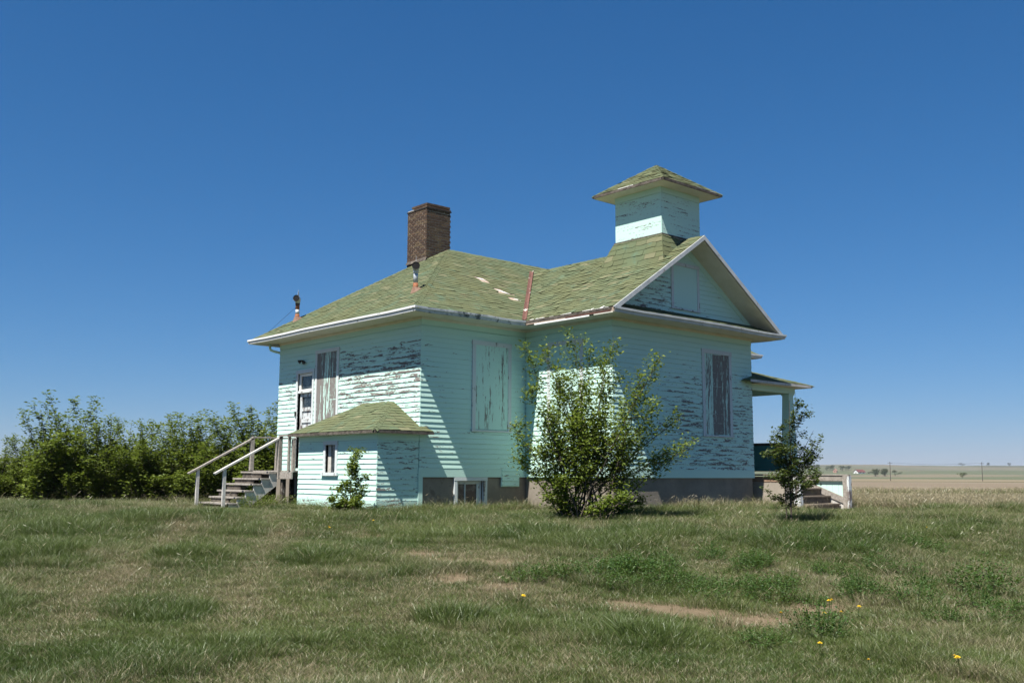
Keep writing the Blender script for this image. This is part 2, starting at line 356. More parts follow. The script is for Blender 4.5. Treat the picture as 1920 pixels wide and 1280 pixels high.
# back door with transom
d = bpy.data.objects.new('back_door', None); col.objects.link(d); d.parent = house
A0 = (0, 0, 0)
y0, y1, z0, z1 = DOOR
flat('casing', 'trim', d, A0, ey, mx_, y0 - .085, y0, z0 - .02, z1 - .002, -.09, .036, .35)
flat('casing', 'trim', d, A0, ey, mx_, y1, y1 + .085, z0 - .02, z1 - .002, -.09, .035, .35)
flat('head_casing', 'trim', d, A0, ey, mx_, y0 - .1, y1 + .1, z1, z1 + .09, -.05, .04, .2)
flat('transom_bar', 'trim', d, A0, ey, mx_, y0 + .001, y1 - .001, z0 + 2.0, z0 + 2.06, -.085, .02, .5)
flat('transom_frame', 'white', d, A0, ey, mx_, y0 + .002, y0 + .06, z0 + 2.062, z1 - .002, -.07, -.02, .1); flat('transom_frame', 'white', d, A0, ey, mx_, y1 - .09, y1 - .002, z0 + 2.062, z1 - .002, -.07, -.02, .1)
flat('transom_frame', 'white', d, A0, ey, mx_, y0 + .062, y1 - .092, z1 - .07, z1 - .003, -.07, -.021, .1); flat('transom_frame', 'white', d, A0, ey, mx_, y0 + .062, y1 - .092, z0 + 2.062, z0 + 2.10, -.07, -.021, .1)
flat('pane', 'glass', d, A0, ey, mx_, y0 + .05, y1 - .08, z0 + 2.08, z1 - .05, -.055, -.048, bevel=0)
leaf = flat('door_leaf', 'trim', d, A0, ey, mx_, y0 + .01, y1 - .05, z0 + .01, z0 + 1.56, -.085, -.062, .62)
for q0, q1 in ((y0 + .012, y0 + .11), (y1 - .15, y1 - .052)): flat('stile', 'trim', d, A0, ey, mx_, q0, q1, z0 + .01, z0 + 1.99, -.061, -.035, .5)
for h0, h1 in ((.01, .18), (.50, .58), (.86, .95), (1.22, 1.32), (1.52, 1.62), (1.90, 1.99)): flat('rail', 'trim', d, A0, ey, mx_, y0 + .112, y1 - .152, z0 + h0, z0 + h1, -.061, -.036, .55)
flat('pane', 'glass', d, A0, ey, mx_, y0 + .10, y1 - .14, z0 + 1.60, z0 + 1.92, -.072, -.066, bevel=0)
flat('door_latch', 'iron', d, A0, ey, mx_, y1 + .012, y1 + .06, z0 + 1.40, z0 + 1.52, .036, .07, bevel=0)
# broken lamp by the door
MB().tube([(-.0, 5.19, ZB + 3.0), (-.10, 5.19, ZB + 3.02), (-.16, 5.20, ZB + 2.98)], [.03, .02, .06], 8).tube([(-.02, 5.19, ZB + 3.0), (-.06, 5.32, ZB + 3.03)], .022, 6).tube([(-.02, 5.15, ZB + 2.99), (-.09, 5.08, ZB + 2.95)], [.02, .045], 6).build('lamp_bracket', 'iron', house)
# basement window
bw = bpy.data.objects.new('basement_window', None); col.objects.link(bw); bw.parent = house
B0 = (0, 0, 0)
flat('casing', 'trim', bw, B0, ex, my_, BW[0], BW[0] + .085, -.1, BW[3] - .085, -.06, .012, .35); flat('casing', 'trim', bw, B0, ex, my_, BW[1] - .10, BW[1], -.1, BW[3] - .085, -.06, .012, .4)
flat('casing', 'trim', bw, B0, ex, my_, BW[0] - .005, BW[1] + .005, BW[3] - .083, BW[3] - .002, -.06, .016, .2)
flat('sash_bar', 'trim', bw, B0, ex, my_, BW[0] + .087, BW[0] + .17, -.1, BW[3] - .16, -.10, -.07, .3); flat('sash_bar', 'trim', bw, B0, ex, my_, BW[0] + .36, BW[0] + .39, -.1, BW[3] - .16, -.10, -.072, .3)
flat('sash_bar', 'trim', bw, B0, ex, my_, BW[1] - .26, BW[1] - .12, -.1, BW[3] - .16, -.10, -.07, .3); flat('sash_bar', 'trim', bw, B0, ex, my_, BW[0] + .087, BW[1] - .12, BW[3] - .158, BW[3] - .086, -.10, -.071, .3)
for q0, q1 in ((BW[0] + .165, BW[0] + .365), (BW[0] + .385, BW[1] - .255)): flat('pane', 'glass', bw, B0, ex, my_, q0, q1, -.1, BW[3] - .15, -.094, -.088, bevel=0)
# patch of siding under the water table
pt = flat('siding_patch', 'mint', house, B0, ex, my_, 2.405, 2.99, ZB - .226, ZB + .0, -.001, .012, .35)
clapboards(pt, B0, ex, (0, -1, 0), 2.43, 2.965, ZB - .20, ZB + .19, lambda s, z: .52, seed=9)
for o in pt.children: o.location = (0, -.013, 0)

# --- roofs
camv = CAM
SH = []            # candidate shingles: (score, parent, verts, faces, tint)
SHREST = {}
def clip2(poly, cl):
    out = poly
    for i in range(len(cl)):
        ax, ay = cl[i]; bx_, by_ = cl[(i + 1) % len(cl)]; inp = out; out = []
        def side(q): return (bx_ - ax) * (q[1] - ay) - (by_ - ay) * (q[0] - ax)
        for k in range(len(inp)):
            p_, q = inp[k], inp[(k + 1) % len(inp)]; sp, sq = side(p_), side(q)
            if sp >= -1e-9: out.append(p_)
            if (sp > 1e-9 and sq < -1e-9) or (sp < -1e-9 and sq > 1e-9):
                t = sp / (sp - sq); out.append(tuple(p_[j] + (q[j] - p_[j]) * t for j in range(2)))
        if len(out) < 3: return []
    return out
def shingle_slope(par, poly, expo=.128, tab=.30, seed=0, gaps=(), store=None, th=.011, lift=1.0, ud=None):
    """cover a convex roof polygon (first edge is the eave) with single shingle tabs"""
    rg = random.Random(seed); P = [Vector(q) for q in poly]; u = Vector(ud) if ud else (P[1] - P[0]).normalized()
    n = (P[1] - P[0]).cross(P[2] - P[0]).normalized(); n = n if n.z > 0 else -n; v = n.cross(u)
    if v.z < 0: v = -v
    c2 = [((q - P[0]).dot(u), (q - P[0]).dot(v)) for q in P]
    ar = sum(c2[i][0] * c2[(i + 1) % len(c2)][1] - c2[(i + 1) % len(c2)][0] * c2[i][1] for i in range(len(c2)))
    if ar < 0: c2 = c2[::-1]
    umin, umax, vmax = min(q[0] for q in c2), max(q[0] for q in c2), max(q[1] for q in c2); vmin = min(q[1] for q in c2)
    rest = SHREST.setdefault(par.name if store is None else store, (par, MB()))[1]
    j = math.floor(vmin / expo) - 1
    while j * expo < vmax:
        v0 = j * expo - .0; us = umin - rg.uniform(0, tab) ; wob = [rg.uniform(-.014, .014) for _ in range(400)]; k = 0
        while us < umax:
            w = tab * rg.uniform(.92, 1.08); lo = v0 + wob[k % 400] * .8; lo2 = v0 + wob[(k + 1) % 400] * .8; mid = v0 + rg.uniform(-.022, .016)
            tp = v0 + expo * 1.75; g0 = .003
            quad = [(us + g0, lo), (us + w * .35, mid), (us + w * .7, mid + rg.uniform(-.012, .012)), (us + w - g0, lo2), (us + w - g0, tp), (us + g0, tp)]
            tint = rg.random(); l1, l2 = (abs(rg.gauss(0, .006)) * lift, abs(rg.gauss(0, .006)) * lift)
            us += w; k += 1
            inside = clip2(quad, c2)
            if len(inside) < 3: continue
            cx = sum(q[0] for q in quad) / 6; cv = v0 + expo / 2
            W3 = P[0] + u * cx + v * cv
            if any((W3 - Vector(gp[:3])).length < gp[3] * rg.uniform(.8, 1.2) for gp in gaps): continue
            whole = len(inside) == 6 and all(abs(inside[i][0] - quad[i][0]) < 1e-6 and abs(inside[i][1] - quad[i][1]) < 1e-6 for i in range(6))
            top = []
            for (qu, qv) in inside:
                f = np.clip((qv - v0) / (expo * 1.75), 0, 1); lf = (l1 + (l2 - l1) * np.clip((qu - quad[0][0]) / w, 0, 1)) * max(0, 1 - f * 2.2)
                top.append(P[0] + u * qu + v * qv + n * (th * (1 - f) + .002 + lf))
            bot = [q - n * (.006 + .0) for q in top]; m = len(top)
            vs_ = top + bot; fs = [tuple(range(m))] + [(i, i + m, (i + 1) % m + m, (i + 1) % m) for i in range(m)]
            if whole and j >= 0:
                dv = camv - W3; score = dv.normalized().dot(n) / dv.length_squared
                SH.append((score, par, vs_, fs, tint, rest))
            else: rest.add(vs_, fs, tint=tint)
        j += 1
def caps(par, p, q, n1, n2, w=.13, step=.14, seed=0, name='ridge_cap'):
    """overlapping bent cap shingles along a hip or ridge from low p to high q; n1/n2 = directions down each side"""
    rg = random.Random(seed); p, q = Vector(p), Vector(q); d = (q - p); Ln = d.length; d.normalize(); n1, n2 = Vector(n1).normalized(), Vector(n2).normalized()
    up = -(n1 + n2); up = (up - d * up.dot(d)).normalized(); mes = []
    for i in range(4):
        mb = MB(); ln = step * 1.5; h0 = .017 + .002 * i; h1 = .008
        top = [n1 * w + up * h0, up * (h0 + .004), n2 * w + up * h0, n2 * w + d * ln + up * h1, d * ln + up * (h1 + .003), n1 * w + d * ln + up * h1]
        bot = [x - up * .009 for x in top]
        mb.add(top + bot, [(0, 1, 4, 5), (1, 2, 3, 4), (6, 11, 10, 7), (7, 10, 9, 8)] + [(k, (k + 1) % 6, (k + 1) % 6 + 6, k + 6) for k in range(6)], tint=[.15, .75, .4, .55][i])
        mes.append(mb.mesh(name, 'shingle'))
    for i in range(int(Ln / step)):
        o = obj(name, mes[rg.randrange(4)], par); o.location = p + d * (i * step) + up * rg.uniform(-.002, .003)
def deck(name, polys, th=.09, mat='felt'):
    mb = MB()
    for pl in polys: mb.prism(pl, (0, 0, -th))
    return mb.build(name, mat, house)

ZR1 = ZE + PT * (L_ / 2 + EO); ZR2 = ZE + PT * (xm - a_ + EO); yc = L_ / 2
P00, P01, P10, P11 = (-EO, -EO, ZE), (-EO, L_ + EO, ZE), (W_ + EO, -EO, ZE), (W_ + EO, L_ + EO, ZE)
R0, R1 = (yc, yc, ZR1), (W_ - yc, yc, ZR1); V0, VV, V1 = (a_ - EO, -EO, ZE), (xm, xm - a_, ZR2), (b_ + EO, -EO, ZE)
RM = (xm, yc, ZR1)
G0, GA, G1 = (a_ - EO, -c_ - EO, ZE), (xm, -c_ - EO, ZR2), (b_ + EO, -c_ - EO, ZE)
rA = deck('roof', [[P00, P01, R0]]); rB = deck('roof', [[P00, V0, VV, RM, R0]]); rB2 = deck('roof', [[V1, P10, R1, RM, VV]])
rC = deck('roof', [[G0, V0, VV, GA]]); rC2 = deck('roof', [[V1, G1, GA, VV]]); rE = deck('roof', [[P10, P11, R1]]); rN = deck('roof', [[P11, P01, R0, R1]])
GAPS = [(3.05, 1.50, 5.82, .19), (3.22, .955, 5.46, .17), (3.40, .90, 5.43, .13), (3.42, .60, 5.24, .14), (3.52, .52, 5.19, .11)]
shingle_slope(rA, [P01, P00, R0], seed=1); shingle_slope(rB, [P00, V0, VV, RM, R0], seed=2, gaps=GAPS); shingle_slope(rC, [V0, G0, GA, VV], seed=3, lift=1.6)
for r_, pl in ((rB2, [V1, P10, R1, RM, VV]), (rC2, [G1, V1, VV, GA]), (rE, [P10, P11, R1]), (rN, [P11, P01, R0, R1])): shingle_slope(r_, pl, .2, .45, seed=4)
# torn underlay strips where the shingles are gone
def on_B(x, y, dz=.012): return Vector((x, y, ZE + PT * (y + EO) + dz))
for (x0, y0, x1, y1, w) in ((2.92, 1.60, 3.16, 1.50, .035), (3.10, 1.02, 3.36, .92, .03), (3.16, .98, 3.44, .86, .025), (3.36, .64, 3.54, .55, .025)):
    MB().prism([on_B(x0, y0), on_B((x0 + x1) / 2 - .03, (y0 + y1) / 2 - w * .5), on_B(x1, y1), on_B((x0 + x1) / 2 + .04, (y0 + y1) / 2 + w * .5)], (0, 0, .006)).build('torn_underlay', 'paper', rB)
# hip, ridge and valley trim
s2 = .64
caps(rA, P00, R0, (-.5, .5, 0) and Vector((-1, 0, -PT)), Vector((0, -1, -PT)), seed=1)
caps(rA, P01, R0, Vector((-1, 0, -PT)), Vector((0, 1, -PT)), seed=2)
caps(rB, RM, R0, Vector((0, 1, -PT)), Vector((0, -1, -PT)), seed=3)
caps(rC, VV, GA, Vector((-1, 0, -PT)), Vector((1, 0, -PT)), seed=4)
v0, v1 = Vector(V0) + Vector((0, 0, .03)), Vector(VV) + Vector((-.05, -.05, .03)); vd = (v1 - v0)
sidev = Vector((1, -1, 0)).normalized() * .055
MB().add([v0 - sidev + Vector((0, 0, .04)), v0 + Vector((0, 0, .006)), v0 + sidev + Vector((0, 0, .04)), v1 + sidev + Vector((0, 0, .04)), v1 + Vector((0, 0, .006)), v1 - sidev + Vector((0, 0, .04)),
          v0 - sidev + Vector((0, 0, .034)), v0, v0 + sidev + Vector((0, 0, .034)), v1 + sidev + Vector((0, 0, .034)), v1, v1 - sidev + Vector((0, 0, .034))],
         [(0, 1, 4, 5), (1, 2, 3, 4), (6, 7, 10, 11), (7, 8, 9, 10), (0, 6, 7, 1), (1, 7, 8, 2), (2, 8, 9, 3), (3, 9, 10, 4), (4, 10, 11, 5), (5, 11, 6, 0)]).build('valley_flashing', 'flash', house)
# eaves: fascia, soffit, gutters
EF = EO - .035
def eave(p, q, out, name_mat='gutter', gutter=True, fascia_mat='white', ends=(0, 0)):
    """p->q along the eave line at wall plane + overhang"""
    p, q, out = Vector(p), Vector(q), Vector(out); d = (q - p).normalized()
    prof = [(-.022, -.10), (0, -.10), (0, -.005), (-.022, -.005)]
    MB().prism([p + out * o_ + Vector((0, 0, h)) for o_, h in prof], q - p).build('fascia', fascia_mat, house)
    if gutter:
        g = [(.004, -.012), (.004, -.095), (.035, -.112), (.075, -.105), (.085, -.06), (.108, -.035), (.108, .008), (.090, .008), (.090, -.003), (.100, -.004), (.100, -.028), (.078, -.052), (.068, -.098), (.035, -.104), (.012, -.09), (.012, -.012)]
        mb = MB(); n = len(g); rings = []; N = 8
        for i in range(N + 1):
            t = i / N; sag = -.008 * math.sin(t * 3 * math.pi) - .004 * math.sin(t * 17)
            rings += [p + (q - p) * t + out * (o_ + .0) + Vector((0, 0, h + sag)) - d * (ends[0] * o_ if i == 0 else 0) + d * (ends[1] * o_ if i == N else 0) for o_, h in g]
        f = [(i * n + k, i * n + (k + 1) % n, (i + 1) * n + (k + 1) % n, (i + 1) * n + k) for i in range(N) for k in range(n)] + [tuple(range(n)), tuple(range(N * n, N * n + n))[::-1]]
        mb.add(rings, f); mb.build('gutter', name_mat, house)
eave((-EF, -EF, ZE), (-EF, L_ + EF, ZE), (-1, 0, 0), ends=(1, 1))
eave((-EF, -EF, ZE), (a_ - EF - .03, -EF, ZE), (0, -1, 0), 'gutter_d', ends=(1, 0))
eave((a_ - EF, -EF - .12, ZE), (a_ - EF, -c_ - EF, ZE), (-1, 0, 0), gutter=False, fascia_mat='wood_d')
eave((a_ - EF, -c_ - EF, ZE), (b_ + EF, -c_ - EF, ZE), (0, -1, 0), 'gutter_m', ends=(.6, 1))
eave((b_ + EF, -EF - .14, ZE), (b_ + EF, -c_ - EF, ZE), (1, 0, 0), gutter=True)
eave((b_ + EF + .14, -EF, ZE), (W_ + EF, -EF, ZE), (0, -1, 0), ends=(0, 1)); eave((W_ + EF, -EF, ZE), (W_ + EF, L_ + EF, ZE), (1, 0, 0)); eave((-EF, L_ + EF, ZE), (W_ + EF, L_ + EF, ZE), (0, 1, 0), ends=(1, 1))
# broken eave on the wing: split trim board, white strip, lifted white underlay
xc = a_ - EF
box('rotten_eave_board', 'wood_d', house, xc - .045, xc - .024, -c_ - EF + .02, -EF - .05, ZE - .045, ZE + .004)
box('bare_trim_strip', 'flash', house, xc - .04, xc - .0235, -c_ - EF + .05, -2.0, ZE - .085, ZE - .052)
box('white_trim_strip', 'paper', house, xc - .036, xc - .0235, -2.75, -.95, ZE - .125, ZE - .09)
for (ya, yb, h) in ((-3.35, -2.55, .13), (-2.20, -1.85, .09), (-1.32, -1.0, .07), (-.95, -.8, .05), (-1.62, -1.48, .05)):
    mb = MB(); zz = lambda w: ZE + .022 + w * PT
    mb.prism([(xc - .05, ya, zz(-.02)), (xc - .05, yb, zz(-.02)), (xc + h, yb - .08, zz(h)), (xc + h * .8, (ya + yb) / 2, zz(h * .8)), (xc + h * 1.15, ya + .1, zz(h * 1.15))], (0, 0, .004)); mb.build('torn_underlay', 'paper', rC)
# soffits (flat) and the small crown moulding under them
ZS = ZB + HS
def soffit(poly): MB().prism([(*q, ZS + .001) for q in poly], (0, 0, .02)).build('soffit', 'cream', house)
e_ = EF - .001
soffit([(-e_, -e_), (-e_, L_ + e_), (-.001, L_), (-.001, -.0)]); soffit([(-e_ + .001, -e_), (a_ - e_, -e_), (a_, -.001), (0, -.001)])
soffit([(a_ - e_, -e_ + .002), (a_ - e_, -c_ - e_), (a_ - .001, -c_), (a_ - .001, 0)]); soffit([(a_ - e_ + .001, -c_ - e_), (b_ + e_ - .001, -c_ - e_), (b_, -c_ - .001), (a_, -c_ - .001)])
soffit([(b_ + e_, -c_ - e_), (b_ + e_, -e_), (b_ + .001, 0), (b_ + .001, -c_)]); soffit([(b_ + e_, -e_ - .001), (W_ + e_, -e_), (W_, 0), (b_, 0)]); soffit([(W_ + e_, -e_), (W_ + e_, L_ + e_), (W_, L_), (W_, 0)])
def crown(p, q, out):
    p, q, out = Vector(p), Vector(q), Vector(out)
    MB().prism([p + out * o_ + Vector((0, 0, h)) for o_, h in ((.021, 0), (.021, -.055), (.035, -.05), (.055, -.012), (.055, 0))], q - p).build('crown_moulding', 'cream', house)
crown((0, -.03, ZS), (0, L_, ZS), (-1, 0, 0)); crown((-.03, 0, ZS), (a_ - .02, 0, ZS), (0, -1, 0)); crown((a_, -c_ - .03, ZS), (a_, -.02, ZS), (-1, 0, 0)); crown((a_ - .03, -c_, ZS), (b_ + .03, -c_, ZS), (0, -1, 0))
# downspout elbow at the back corner
MB().tube([(-.22, L_ + .20, ZS), (-.22, L_ + .20, ZS - .12), (-.20, L_ + .19, ZS - .17), (-.12, L_ + .16, ZS - .20), (.16, L_ + .06, ZS - .26), (.20, L_ + .06, ZS - .32), (.20, L_ + .06, ZB)], .035, 8).build('downspout', 'mint', house, True)
# gable: pent roof, wall, rakes
ZP = ZE + .25
rP = deck('pent_roof', [[(a_ - EO + .02, -c_ - EO, ZE), (b_ + EO - .02, -c_ - EO, ZE), (b_ + EO - .42, -c_ - .001, ZP), (a_ - EO + .42, -c_ - .001, ZP)]], .03)
shingle_slope(rP, [(a_ - EO + .03, -c_ - EO, ZE), (b_ + EO - .03, -c_ - EO, ZE), (b_ + EO - .43, -c_ - .02, ZP), (a_ - EO + .43, -c_ - .02, ZP)], seed=6)
gw = MB().prism([(a_ - EO + .52, -c_ + .0, ZP - .05), (b_ + EO - .52, -c_ + .0, ZP - .05), (xm, -c_ + .0, ZR2 - .13)], (0, .1, 0)).build('gable_wall', 'sheath', house)
def gtop(z, zt):
    h = (ZR2 - .20 - z) / PT; return (xm - h, xm + h) if h > 0 else (0, 0)
clapboards(gw, (0, -c_, 0), ex, my_, 0, 1, ZP + .01, ZR2 - .30, lambda s, z: (.66 if s < xm - .4 else .30) - .3 * ramp(z, 5.2, 5.8), [(5.32, 6.37, 4.85, 5.95)], 'mint', gtop, 11)
for sg in (-1, 1):
    # rake trim on the wall, sloping soffit, bargeboard
    lo = Vector((xm + sg * (xm - a_ + EO - .12), -c_, ZE - .0)); hi = Vector((xm, -c_, ZR2 - .10))
    dn = Vector((0, 0, -.17))
    lo2 = hi + (lo - hi) * .93
    MB().prism([hi + Vector((0, -.001, 0)), lo2 + Vector((0, -.001, 0)), lo2 + dn + Vector((0, -.001, 0)), hi + dn + Vector((0, -.001, 0))], (0, -.022, 0)).build('rake_trim', 'mint', gw)
    l3 = Vector((xm + sg * (xm - a_ + EO), 0, ZE)); h3 = Vector((xm, 0, ZR2)); o1 = Vector((0, -c_ - EO + .02, -.115)); o2 = Vector((0, -c_ - .0, -.115))
    MB().prism([h3 + o1, l3 + o1, l3 + o2, h3 + o2], (0, 0, .02)).build('rake_soffit', 'cream', house)
    o1 = Vector((0, -c_ - EO - .022, -.10)); t1 = Vector((0, -c_ - EO - .022, .012))
    mbb = MB().prism([h3 + o1, l3 + o1 + Vector((-sg * .1, 0, .06)), l3 + t1 + Vector((sg * .02, 0, -.01)), h3 + t1], (0, .024, 0)); mbb.build('bargeboard', 'gutter_m', house)
g_ = boarded(house, (0, -c_, 0), ex, my_, 5.30, 6.39, ZB + 4.09, ZB + 5.22, (.14,), .085, 8)

# bell tower
TX, TY, TWH = xm, -2.042, .754; TZ0, TZ1 = ZB + 5.90, ZB + 7.09
tower = bpy.data.objects.new('bell_tower', None); col.objects.link(tower); tower.parent = house
def ring(h, z): return [(TX - h, TY - h, z), (TX + h, TY - h, z), (TX + h, TY + h, z), (TX - h, TY + h, z)]
core = MB().box(TX - TWH + .02, TX + TWH - .02, TY - TWH + .02, TY + TWH - .02, TZ0 - .7, TZ1).build('tower_core', 'sheath', tower)
for O, e, n in (((TX - TWH, TY - TWH, 0), ey, mx_), ((TX - TWH, TY - TWH, 0), ex, my_), ((TX + TWH, TY - TWH, 0), ey, ex), ((TX - TWH, TY + TWH, 0), ex, ey)):
    iy = .0 if e is ey else .0
    flat('tower_panel', 'mint_t', tower, O, e, n, iy + .003, 2 * TWH - .003, TZ0, TZ1 - .175, -.019, 0.0, .62)
    flat('tower_frieze', 'mint', tower, O, e, n, -.0, 2 * TWH - .0, TZ1 - .17, TZ1 - .002, -.019, .008, .05)
    flat('base_trim', 'wood_d', tower, O, e, n, -.025, 2 * TWH + .025, TZ0 - .055, TZ0 - .002, -.01, .028)
KT, KC, KB = TWH + .03, TWH + .035, 1.06; ZT_, ZC_ = TZ0 - .05, ZR2 - .02; ZK = ZR2 - PT * KB - .02     # flared skirt scribed to the roof
kr, kb = ring(KT, ZT_), ring(KB, ZK); km = [(TX, TY - KC, ZC_), (TX, TY + KC, ZC_)]
skirt = MB().add(kr + kb + km, [(0, 1, 2, 3), (0, 3, 7, 4), (1, 5, 6, 2), (0, 4, 8), (0, 8, 1), (1, 8, 5), (3, 9, 7), (3, 2, 9), (2, 6, 9)]).build('tower_skirt', 'felt', tower)
shingle_slope(skirt, [kb[3], kb[0], kr[0], kr[3]], .15, .33, seed=20); shingle_slope(skirt, [kb[1], kb[2], kr[2], kr[1]], .15, .33, seed=21)
shingle_slope(skirt, [kb[0], km[0], kr[0]], .15, .33, seed=22, ud=(1, 0, 0)); shingle_slope(skirt, [km[0], kb[1], kr[1]], .15, .33, seed=23, ud=(1, 0, 0))
caps(skirt, kb[0], kr[0], Vector((-.3, 0, -1)), Vector((0, -.3, -1)), .07, .15, seed=30); caps(skirt, kb[3], kr[3], Vector((-.3, 0, -1)), Vector((0, .3, -1)), .07, .15, seed=33)
TE = TWH + .387; ZTE = ZB + 7.13; te = ring(TE, ZTE); tap = (TX, TY, ZB + 7.93)
trf = MB().add(te + [tap] + ring(TE, ZTE - .05), [(0, 1, 4), (1, 2, 4), (2, 3, 4), (3, 0, 4), (8, 7, 6, 5)] + [(i, (i + 1) % 4, (i + 1) % 4 + 5, i + 5) for i in range(4)]).build('tower_roof', 'felt', tower)
for i in range(4): shingle_slope(trf, [te[i], te[(i + 1) % 4], tap], .135, .30, seed=40 + i, lift=2.0)
caps(trf, te[0], tap, Vector((-1, 0, -.7)), Vector((0, -1, -.7)), .08, .14, 5); caps(trf, te[3], tap, Vector((-1, 0, -.7)), Vector((0, 1, -.7)), .08, .14, 6); caps(trf, te[1], tap, Vector((1, 0, -.7)), Vector((0, -1, -.7)), .08, .14, 7)
for (x0, x1, y0, y1) in ((-TE, TE, -TE - .02, -TE), (-TE, TE, TE, TE + .02), (-TE - .02, -TE, -TE - .02, TE + .02), (TE, TE + .02, -TE - .02, TE + .02)): box('fascia', 'wood_d', tower, TX + x0, TX + x1, TY + y0, TY + y1, ZTE - .062, ZTE + .004)
MB().prism([(q[0], q[1], ZTE - .064) for q in ring(TE - .004, 0)], (0, 0, .012)).build('soffit', 'cream', tower)
for (ux, uy, wx, wy) in ((.15, -TE - .01, .5, .02), (.5, -TE - .01, .42, .015), (-TE - .01, -.2, .015, .5)):
    box('torn_underlay', 'paper', tower, TX + ux, TX + ux + wx, TY + uy, TY + uy + wy, ZTE + .004, ZTE + .02)

# chimney
CX0, CX1, CY0, CY1, CZ0, CZ1 = 2.806, 3.64, 3.655, 4.565, 5.9, 8.30
chim = box('chimney', 'mortar', house, CX0 + .007, CX1 - .007, CY0 + .007, CY1 - .007, CZ0, CZ1 - .08)
BHt, BLn, GP = .058, .205, .017
bmes = {}
def brick(loc, sx, sy, par, objs=True):
    key = (round(sx, 2), round(sy, 2))
    if key not in bmes:
        bm = bmesh.new(); bmesh.ops.create_cube(bm, size=1); bmesh.ops.scale(bm, vec=(sx, sy, BHt), verts=bm.verts); me = bpy.data.meshes.new('brick'); bm.to_mesh(me); bm.free(); me.materials.append(M['brick']); bmes[key] = me
    o = obj('brick', bmes[key], par); o.location = (loc[0] + rng.uniform(-.002, .002), loc[1] + rng.uniform(-.002, .002), loc[2] + rng.uniform(-.001, .001)); o.rotation_euler.z = rng.uniform(-.006, .006)
restb = MB(); z = CZ0 + .10; k = 0
while z < CZ1:
    top_c = z > CZ1 - .16
    lap = k % 2; x = CX0 + (.105 if lap else 0)
    while x < CX1 - .03:                                  # face towards -y
        ln = min(BLn, CX1 - x); q0 = x + (-.005 if x == CX0 else GP / 2); q1 = x + ln - (GP / 2 if x + ln < CX1 - .01 else -.004); brick(((q0 + q1) / 2, CY0 + .045, z + BHt / 2), q1 - q0, .10, chim); x += ln
    y = CY0 + (0 if lap else .105)
    while y < CY1 - .03:                                  # face towards -x
        ln = min(BLn, CY1 - y)
        q0 = y + (-.005 if y == CY0 else GP / 2); q1 = y + ln - GP / 2
        if not (top_c and y > CY0 + .60): brick((CX0 + .045, (q0 + q1) / 2, z + BHt / 2), .10, q1 - q0, chim)
        y += ln
    if not top_c or k % 2:
        restb.box(CX1 - .1, CX1, CY0 + .11, CY1, z, z + BHt); restb.box(CX0 + .11, CX1 - .11, CY1 - .1, CY1, z, z + BHt)
    z += BHt + GP; k += 1
restb.build('brick_backing', 'brick', chim, kind='stuff')
mbi = MB(); zb_ = CZ1 - .14
for x0, x1, y0, y1 in ((CX0 - .02, CX1 + .02, CY0 - .022, CY0 - .007), (CX0 - .022, CX0 - .007, CY0 - .022, CY1 + .02), (CX1 + .007, CX1 + .022, CY0 - .02, CY1 + .02), (CX0, CX1, CY1 + .007, CY1 + .022)): mbi.box(x0, x1, y0, y1, zb_, zb_ + .03)
mbi.build('iron_band', 'iron', chim)
# lead flashing at the foot
mbf = MB()
mbf.prism([(CX0 - .05, CY0 - .03, ZE + PT * (CX0 - .05 + EO) + .02), (CX0 - .05, CY1, ZE + PT * (CX0 - .05 + EO) + .02), (CX0 + .01, CY1, ZE + PT * (CX0 + EO) + .10), (CX0 - .004, CY0 - .03, ZE + PT * (CX0 + EO) + .10)], (0, 0, .01)); mbf.build('flashing', 'wood_d', chim)
# two vent pipes with swivel cowls
for i, (vx, vy, ang) in enumerate(((.368, .762, -2.2), (.207, 6.034, -2.45))):
    vz = ZE + PT * (vx + EO); vp = bpy.data.objects.new('vent_pipe', None); col.objects.link(vp); vp.parent = house; vp.location = (vx, vy, vz)
    mb = MB(); k = 14
    top_ = [(math.cos(2 * math.pi * j / k) * .075, math.sin(2 * math.pi * j / k) * .075, .10) for j in range(k)]
    bot_ = [(math.cos(2 * math.pi * j / k) * .125, math.sin(2 * math.pi * j / k) * .125, PT * math.cos(2 * math.pi * j / k) * .125 + .018) for j in range(k)]
    mb.add(top_ + bot_, [(j, (j + 1) % k, (j + 1) % k + k, j + k) for j in range(k)]); mb.build('base_flashing', 'flash_b', vp, True)
    MB().tube([(0, 0, 0), (0, 0, .20 if i == 0 else .17)], .062, 14).build('pipe_foot', 'rust', vp, True)
    MB().tube([(0, 0, .20), (0, 0, .50)], .056, 14).build('pipe', 'galv', vp, True) if i == 0 else (MB().tube([(0, 0, .17), (0, 0, .30)], .056, 14).build('pipe', 'galv', vp, True), MB().tube([(0, 0, .30), (0, 0, .48)], .057, 14).build('pipe', 'rust', vp, True))
    MB().tube([(0, 0, .44), (0, 0, .50)], .064, 14).build('collar', 'iron' if i else 'galv', vp, True)
    dx, dy = math.cos(ang), math.sin(ang)
    MB().tube([(0, 0, .47), (0, 0, .54), (dx * .02, dy * .02, .585), (dx * .06, dy * .06, .60), (dx * .125, dy * .125, .602)], [.062, .075, .088, .092, .094], 16, False).build('cowl', 'galv', vp, True)
    MB().tube([(dx * .10, dy * .10, .601), (dx * .112, dy * .112, .601)], .086, 16).build('cowl_mouth', 'dark', vp)  # near-black disc stands in for the shade inside the cowl
    MB().prism([(dx * .02, dy * .02, .685), (-dx * .09, -dy * .09, .66), (-dx * .06 , -dy * .06, .80), (-dx * .01, -dy * .01, .86), (dx * .01, dy * .01, .76)], (-dy * .004, dx * .004, 0)).build('vane', 'galv', vp)
